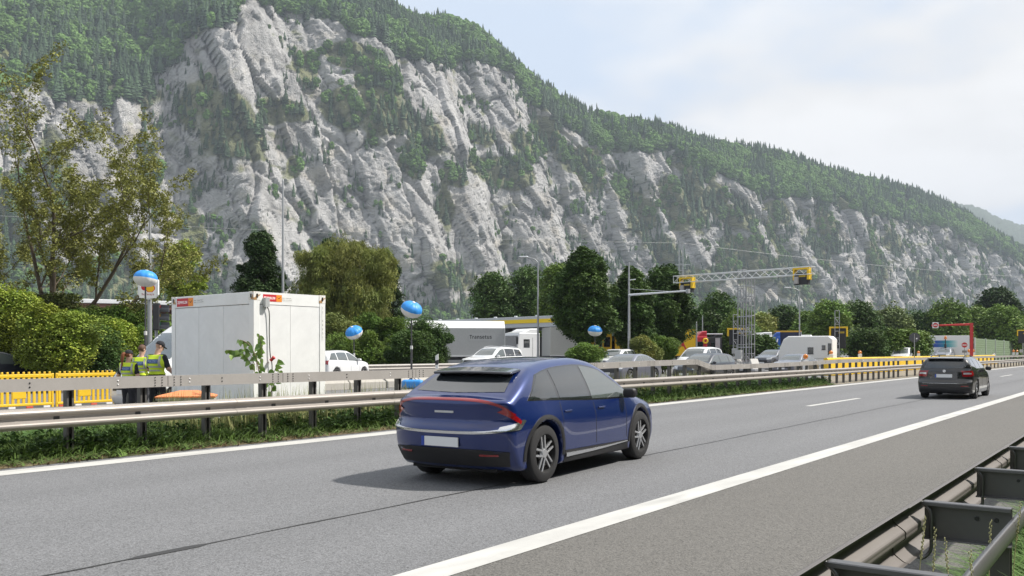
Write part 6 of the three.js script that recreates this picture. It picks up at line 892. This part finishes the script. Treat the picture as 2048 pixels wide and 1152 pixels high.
{ // red sign gantry, no-entry signs, rear of a round sign
  const d = 98, p = ground(1943, d), t = thing('red_gantry', 'red steel post with side arm holding a no-entry sign', 'sign gantry', p, faceUs(1943)), h = heightAt(646, d) - p.y, L = 4.0;
  part(t, 'post', bbox(0.34, h, 0.34, 0.03), redPaint, [0, h / 2, 0]); part(t, 'arm', merge([bar([0.1, h - 0.14, 0], [-L, h - 0.24, 0], 0.13, 10, 0.09)]), redPaint);
  const disc = (par, x, y, z, r) => { const c = part(par, 'red_disc', cyl(r, r, 0.02, 28).rotateX(Math.PI / 2), redPaint, [x, y, z]); part(c, 'white_bar', bbox(r * 1.45, r * 0.36, 0.012, 0.003), whiteSign, [0, 0, 0.014]); };
  const s = part(t, 'sign_panel', bbox(0.62, 0.66, 0.06, 0.015), whiteSign, [-L + 0.42, h - 0.2, 0.16]); disc(s, 0, 0, 0.04, 0.26);
  const q = ground(1929, 102), n = thing('no_entry_sign', 'small no-entry sign on a pole before the blue-striped trailer', 'sign', q, faceUs(1929)), y = heightAt(690, 102) - q.y; part(n, 'pole', cyl(0.035, 0.035, y, 8, 0, y / 2, 0), postGrey, [0, 0, -0.05]); disc(n, 0, y, 0, 0.30); part(n, 'plate', bbox(0.5, 0.26, 0.02, 0.005), std([0.2, 0.2, 0.2], 0.6), [0, y - 0.75, 0]);
  const o = ground(1829, 80), k = thing('sign_back', 'grey eight-sided sign seen from behind among the bushes', 'sign', o, faceUs(1829)), yy = heightAt(675, 80) - o.y; part(k, 'plate', cyl(0.46, 0.46, 0.03, 8).rotateY(Math.PI / 8).rotateX(Math.PI / 2), std([0.07, 0.075, 0.085], 0.5), [0, yy, 0]); part(k, 'pole', cyl(0.04, 0.04, yy + 0.3, 8, 0, (yy + 0.3) / 2, 0), postGrey, [0, 0, 0.05]); part(k, 'sticker', cyl(0.07, 0.07, 0.01, 12).rotateX(Math.PI / 2), whiteSign, [0.18, yy - 0.1, 0.02]);
}
{ // noise barrier beside the road, stepping along it
  const t = thing('noise_barrier', 'green slatted noise barrier at the far right behind the queue', 'noise barrier'), x = -19.9, green = std([0.17, 0.24, 0.14], 0.7, 0, { map: grime }), pl = bbox(0.12, 0.29, 5.9, 0.02), post = bbox(0.2, 3.6, 0.2, 0.02);
  for (let k = 0; k < 9; k++) { const s = 136 + k * 9, y1 = 3.5 - 0.02 * k; part(t, 'post', post, std([0.42, 0.46, 0.42], 0.6), [x + 0.05, y1 - 1.75, -s + 4.5]); for (let i = 0; i < 11; i++) part(t, 'slat', pl, green, [x, y1 - 0.2 - i * 0.31, -s], null, [1, 1, 1.48]); }
}
// ---------------------------------------------------------------- lorries and caravan
function truckWheels(t, xs, r, z) { const w = merge([new THREE.CylinderGeometry(r, r, 0.3, 22).rotateX(Math.PI / 2)]), hub = cyl(r * 0.55, r * 0.5, 0.32, 16).rotateX(Math.PI / 2); for (const x of xs) for (const s of [-1, 1]) { const q = part(t, 'wheel', w, rubber, [x, r, s * z]); part(q, 'rim', hub, silver); } }
function trailer(label, u, d, w, vTop, turnBy, body, o = {}) {   // u of its right end; side shown to the camera
  const p = ground(u, d), t = thing('lorry_trailer', label, 'lorry trailer', p, faceUs(u) + turnBy, 'lorries in the rest area'), h = heightAt(vTop, d) - p.y, top = o.roof ? h - 0.55 : h;
  part(t, 'box_body', bbox(w, top - 1.05, 2.5, 0.04), body, [-w / 2, (top + 1.05) / 2, -1.25]);
  if (o.roof) { const g = slab([[0, 0], [2.5, 0], [2.1, 0.55], [0.4, 0.55]], w, 0.02).rotateY(-Math.PI / 2); part(t, 'roof', g, o.roof, [0, top, -2.5]); }
  part(t, 'chassis', bbox(w - 0.2, 0.25, 2.2, 0.02), signBlack, [-w / 2, 0.92, -1.25]); part(t, 'side_guard', bbox(w * 0.5, 0.3, 0.06, 0.01), postGrey, [-w / 2, 0.65, -0.05]); truckWheels(t, [-1.6, -2.9, -w + 1.6].map(x => x), 0.48, 1.05); t.children.filter(c => c.name === 'wheel').forEach(c => { c.position.z -= 1.25; });
  part(t, 'edge_trim', bbox(0.06, top - 1.05, 0.06, 0.01), o.trim || alu, [-0.02, (top + 1.05) / 2, 0.01]); part(t, 'bottom_trim', bbox(w, 0.1, 0.05, 0.01), o.trim || alu, [-w / 2, 1.08, 0.01]);
  return { t, h, top };
}
{
  const nameTex = canvasTex(512, 128, (c, w, h) => { c.fillStyle = '#b4b6b7'; c.fillRect(0, 0, w, h); c.fillStyle = '#26292c'; c.font = 'bold 92px sans-serif'; c.textBaseline = 'middle'; c.fillText('Transetus', 6, h / 2, 500); });
  const grey = std([0.46, 0.47, 0.475], 0.6, 0, { map: grime }), a = trailer('grey lorry trailer with dark lettering beside the dark bush', 1010, 68, 7.5, 642, 0.15, grey, { roof: std([0.80, 0.81, 0.82], 0.4) });
  part(a.t, 'lettering', new THREE.PlaneGeometry(2.0, 0.56), printMat(nameTex, 0.6), [-1.75, heightAt(674, 68) - lotY(-50), 0.0045]);
  const tarp = std([0.40, 0.40, 0.38], 0.7, 0, { map: grime }); trailer('grey tarpaulin trailer behind the white lorry cab', 1168, 80, 3.2, 655, 0.35, tarp);
  trailer('white lorry trailer with blue-green stripes behind the red gantry', 1939, 112, 9, 671, 0.1, std([0.78, 0.79, 0.80], 0.45));
  const st = scene.children[scene.children.length - 1], bands = [[-2.4, 0.9], [-3.4, 1.1], [-4.4, 1.1]]; const stripeTex = canvasTex(512, 32, (c, w, h) => { const g = c.createLinearGradient(0, 0, w, 0); g.addColorStop(0, '#1d2f8c'); g.addColorStop(0.42, '#2a4aa8'); g.addColorStop(0.7, '#2f9aa6'); g.addColorStop(1, '#e3e9e8'); c.fillStyle = g; c.fillRect(0, 0, w, h); });
  for (const [v, hh] of [[684, 0.42], [691, 0.42]]) part(st, 'stripe', new THREE.PlaneGeometry(4.6, hh), printMat(stripeTex, 0.5), [-3.6, heightAt(v, 112) - st.position.y, 0.0045]);
  const yel = std([0.82, 0.50, 0.01], 0.5, 0, { map: grime }), y = trailer('yellow lorry trailer with red letters behind the maples', 1392, 84, 7.6, 658, 0.12, yel, { trim: std([0.7, 0.42, 0.02], 0.5) });
  const letA = (x, yy, s) => { const g = new THREE.ExtrudeGeometry(poly([[-0.5, 0], [-0.34, 0], [-0.22, 0.3], [0.22, 0.3], [0.34, 0], [0.5, 0], [0.09, 1], [-0.09, 1]]), { depth: 0.012, bevelEnabled: false }); part(y.t, 'letter', g, redPaint, [x, yy, 0.002], null, [s, s, 1]); }; letA(-1.35, heightAt(699, 84) - y.t.position.y, 0.95); letA(-4.6, heightAt(699, 84) - y.t.position.y, 0.95);
  part(y.t, 'cab', slab([[-9.9, 0.5], [-7.9, 0.5], [-7.9, 3.3], [-9.5, 3.3], [-9.9, 2.3]], 2.4, 0.06), yel, [0, 0, -2.45]); for (const x of [-9.1, -8.35]) part(y.t, 'cab_window', bbox(0.6, 0.95, 0.06, 0.03), glassDark, [x, 2.35, 0.0]);
  // white cab
  const cab = (label, u, d, vTop, w, paint, turnBy, o = {}) => {
    const p = ground(u, d), t = thing('lorry_cab', label, 'lorry', p, faceUs(u) + turnBy, 'lorry cabs in the rest area'), h = heightAt(vTop, d) - p.y, hc = Math.min(h, 3.0);
    part(t, 'cab_body', slab([[0, 0.55], [w, 0.55], [w, hc], [0.22, hc], [0.05, 1.9], [0, 1.2]], 2.4, 0.07, 3), paint, [0, 0, -2.4]);
    if (h > 3.1) part(t, 'roof_fairing', slab([[0.25, hc - 0.02], [w, hc - 0.02], [w, h], [w * 0.62, h - 0.02], [w * 0.4, h - 0.25]], 2.2, 0.1, 3), paint, [0, 0, -2.3]);
    part(t, 'door_window', bbox(0.62, 0.7, 0.05, 0.03), glassDark, [w * 0.42, 2.12, 0.0]); part(t, 'windscreen', bbox(0.05, 0.95, 2.1, 0.02), glassDark, [0.09, 2.3, -1.2], [0, 0, -0.15]); part(t, 'door_seam', bbox(0.02, 1.7, 0.02, 0.004), signBlack, [w * 0.68, 1.75, 0.0]);
    part(t, 'bumper', bbox(0.3, 0.4, 2.4, 0.05), std([0.3, 0.3, 0.31], 0.6), [0.05, 0.5, -1.2]); part(t, 'grille', bbox(0.05, 0.7, 1.6, 0.02), signBlack, [-0.01, 1.25, -1.2]); part(t, 'mirror', bbox(0.1, 0.6, 0.22, 0.03), signBlack, [-0.12, 2.35, 0.2]); for (const z of [-0.35, -2.05]) part(t, 'headlight', bbox(0.06, 0.25, 0.4, 0.03), clearLamp, [-0.02, 0.8, z]);
    truckWheels(t, [w * 0.45], 0.5, 1.05); t.children.filter(c => c.name === 'wheel').forEach(c => { c.position.z -= 1.2; }); return t;
  };
  cab('white lorry cab with roof fairing below the filling-station roof', 1034, 74, 656, 2.35, white, 0.6);
  const red = cab('red lorry cab with yellow roundel right of the yellow trailer', 1390, 92, 662, 1.3, paintMat([0.55, 0.03, 0.05]), 0.3); part(red, 'roundel', new THREE.TorusGeometry(0.22, 0.09, 8, 20), signYellow, [1.1, 2.55, 0.02]);
  const blk = cab('dark lorry cab with white roof edge beside the red cab', 1413, 96, 668, 1.7, paintMat([0.03, 0.03, 0.033]), 0.2); part(blk, 'roof_edge', bbox(1.7, 0.12, 2.4, 0.03), white, [0.9, heightAt(668, 96) - blk.position.y, -1.2]); part(blk, 'pale_panel', bbox(0.5, 1.4, 0.05, 0.01), greyBox, [1.2, 2.2, 0.01]);
  const wb = cab('white coach-like cab behind the gantry mast', 1502, 88, 664, 2.2, white, 0.35); part(wb, 'side_glass', bbox(1.5, 1.1, 0.05, 0.02), glassDark, [1.1, 2.1, 0.02]);
  const bl = cab('blue lorry cab with white slash left of the street lamp', 1541, 93, 664, 1.0, paintMat([0.02, 0.10, 0.42]), 0.1); part(bl, 'slash', bbox(0.12, 1.8, 0.03, 0.01), whiteSign, [0.55, 1.9, 0.01], [0, 0, -0.2]);
  const nv = trailer('navy lorry trailer with golden roof edge', 1603, 95, 2.7, 663, 0.1, std([0.015, 0.022, 0.06], 0.5)); part(nv.t, 'golden_edge', bbox(2.7, 0.16, 2.56, 0.03), std([0.62, 0.36, 0.03], 0.5), [-1.35, nv.top, -1.25]);
}
{ // caravan
  const d = 67, p = ground(1556, d), t = thing('caravan', 'white touring caravan with dark windows behind the slate saloon', 'caravan', p, faceUs(1606) - 0.18), L = 3.9, h = heightAt(672, d) - p.y;
  const out = [[0.0, 0.9], [0.1, 0.45], [L, 0.45], [L, h - 0.25], [L - 0.25, h - 0.02], [0.75, h - 0.02], [0.4, h - 0.25], [0.12, h - 0.9]];
  part(t, 'shell', slab(out, 2.2, 0.09, 4), phys([0.80, 0.80, 0.79], { roughness: 0.4 }), [0, 0, -2.2]); const win = (x, y, w, hh, n = 'window') => { const q = part(t, n, bbox(w, hh, 0.05, 0.02), glassDark, [x, y, 0.0]); part(q, 'window_frame', bbox(w + 0.05, 0.03, 0.03, 0.008), blackTrim, [0, -hh / 2, 0.02]); };
  win(L - 1.55, 1.62, 0.42, 0.5); win(L - 0.62, 1.85, 0.26, 0.34); win(L - 0.2, 1.75, 0.24, 0.82, 'door_window'); part(t, 'front_window', bbox(0.05, 0.6, 1.5, 0.02), glassDark, [0.1, 1.7, -1.1], [0, 0, -0.15]);
  part(t, 'roof_vent', bbox(0.7, 0.12, 0.5, 0.04), whiteSign, [1.9, h + 0.02, -1]); part(t, 'skirt_line', bbox(L - 0.3, 0.04, 0.02, 0.005), greyBox, [L / 2, 1.05, 0.0]); truckWheels(t, [L * 0.55], 0.32, 1.0); t.children.filter(c => c.name === 'wheel').forEach(c => { c.position.z -= 1.12; }); part(t, 'drawbar', bar([0.1, 0.5, -1.1], [-1.1, 0.45, -1.1], 0.05, 6), latticeGrey); part(t, 'tail_light', bbox(0.04, 0.3, 0.1, 0.01), redLamp, [L + 0.01, 0.9, -0.2]);
}
// ---------------------------------------------------------------- temporary barrier, lamps, blocks
{
  const t = thing('temporary_barrier', 'yellow steel temporary barrier running behind the guardrail on the right', 'barrier'), seg = slab([[-0.34, 0], [0.34, 0], [0.34, 0.10], [0.17, 0.35], [0.14, 1.14], [0.09, 1.2], [-0.09, 1.2], [-0.14, 1.14], [-0.17, 0.35], [-0.34, 0.10]], 1.86, 0.015), foot = bbox(0.9, 0.06, 0.16, 0.01);
  for (let k = 0; k < 40; k++) { const s = 61.5 + k * 1.9; part(t, 'barrier_element', seg, k % 3 ? yellowPaint : signYellow, [-18.4, 0.02, -s - 1.9]); part(t, 'foot', foot, signYellow, [-18.1, 0.045, -s - 0.02]); }
  const us = [[1662, 'beside the caravan’s rear'], [1720, 'right of the right-hand lattice post'], [1837, 'below the eight-sided sign back'], [1938, 'left of the pair at the red gantry post'], [1946, 'right of the pair at the red gantry post'], [2027, 'left of the pair near the right edge'], [2034, 'right of the pair near the right edge']];
  for (const [u, w] of us) { const d = onX(u, -18.4), p = place(u, d), l = thing('warning_lamp', `orange warning lamp on a white base ${w}`, 'warning lamp', [p.x, 1.215, p.z], TH, 'orange warning lamps'), k = u > 1930 ? 1.5 : 1; part(l, 'base', bbox(0.24 * k, 0.26 * k, 0.2, 0.02), whiteSign, [0, 0.13, 0]); const q = part(l, 'lens', new THREE.SphereGeometry(0.125 * k, 18, 12), amber, [0, 0.26 * k + 0.11 * k, 0], [Math.PI / 2, 0, 0], [1, 0.6, 1]); part(q, 'rim', new THREE.TorusGeometry(0.125 * k, 0.018, 6, 20).rotateX(Math.PI / 2), std([0.5, 0.13, 0.02], 0.5)); }
  { const p = place(1611, 58), l = thing('warning_lamp', 'orange warning lamp in front of the slate saloon’s door', 'warning lamp', [p.x, 0.9, p.z], TH, 'orange warning lamps'); part(l, 'base', bbox(0.3, 0.9, 0.25, 0.02), whiteSign, [0, -0.25, 0]); part(l, 'lens', new THREE.SphereGeometry(0.17, 18, 12), amber, [0, 0.42, 0], [Math.PI / 2, 0, 0], [1, 0.6, 1]); }
  const blk = slab([[-0.3, 0], [0.3, 0], [0.3, 0.25], [0.15, 0.4], [0.13, 0.62], [-0.13, 0.62], [-0.15, 0.4], [-0.3, 0.25]], 1.96, 0.03), where = ['nearest the container', 'second from the container', 'third from the container', 'behind the blue car’s tail'];
  for (let k = 0; k < 4; k++) { const b = single('concrete_block', `pale concrete barrier block ${where[k]}`, 'concrete block', blk, concrete, [-25.5, lotY(-25.5), -(22 + k * 2) - 2], 0, 'concrete barrier blocks'); }
}
{ // inner guardrail of the rest area, delineator post
  const t = thing('inner_guardrail', 'pale guardrail across the rest area behind the concrete blocks', 'guardrail'), beam = uvMetres(waveBeam(3.99)), x = -33; for (let s = 14; s < 62; s += 4) { part(t, 'rail', beam, galvLight, [x, lotY(x) + 0.44, -s - 4]); part(t, 'post', bbox(0.08, 0.8, 0.1, 0.01), postSteel, [x - 0.06, lotY(x) + 0.38, -s]); }
  const p = ground(874, 42), d = thing('delineator_post', 'white delineator post with black band before the dark bush', 'delineator post', p, TH); part(d, 'post', slab([[-0.07, 0], [0.07, 0], [0.07, 1.32], [-0.07, 1.22]], 0.1, 0.015), whiteSign); part(d, 'black_band', slab([[-0.074, 0.78], [0.074, 0.82], [0.074, 1.04], [-0.074, 1.0]], 0.108, 0.01), signBlack, [0, 0, -0.004]);
  // beacon mast on the silver car
  const m = part(mastCar, 'mast_foot', bbox(0.5, 0.05, 0.5, 0.01), signBlack, [-0.3, 1.72, 0]); part(m, 'mast', merge([bbox(0.5, 0.5, 0.2, 0.03).translate(0, 0.25, 0), cyl(0.06, 0.06, 0.75, 8, 0, 0.8, 0)]), signBlack); part(m, 'beacon', cyl(0.14, 0.17, 0.28, 14), amber, [0, 1.25, 0]); part(m, 'beacon_cap', new THREE.SphereGeometry(0.14, 12, 6, 0, 7, 0, 1.57), amber, [0, 1.39, 0]);
}
{ // overhead line and its pylon
  const D = 330, p = place(1362, D), h = heightAt(484, D), t = thing('pylon', 'slender lattice pylon in front of the cliff right of the maples', 'pylon', p, TH), arms = []; latticePart(t, 'mast', lattice(h, 1.4, 16, 0.10, 'ladder'), latticeGrey); for (const y of [0.995, 0.8]) part(t, 'cross_arm', bbox(y > 0.9 ? 1.5 : 7, 0.3, 0.3, 0.05), latticeGrey, [0, h * y, 0]);
  const wire = (u0, v0, d0, u1, v1, d1, label) => { const a = place(u0, d0), b = place(u1, d1), ya = heightAt(v0, d0), yb = heightAt(v1, d1), pts = []; for (let i = 0; i <= 24; i++) { const k = i / 24; pts.push([lerp(a.x, b.x, k), lerp(ya, yb, k) - 4 * (d0 > 200 ? 1.6 : 0.5) * k * (1 - k), lerp(a.z, b.z, k)]); } single('overhead_wire', label, 'cable', tube(pts, 0.055, 60, 4), std([0.45, 0.45, 0.45], 0.5, 0.4)); };
  wire(-120, 424, 270, 1362, 486, 330, 'long thin overhead wire crossing in front of the cliff'); wire(1362, 486, 330, 2150, 560, 420, 'thin overhead wire running right from the pylon');
}
renderer.render(scene, camera);
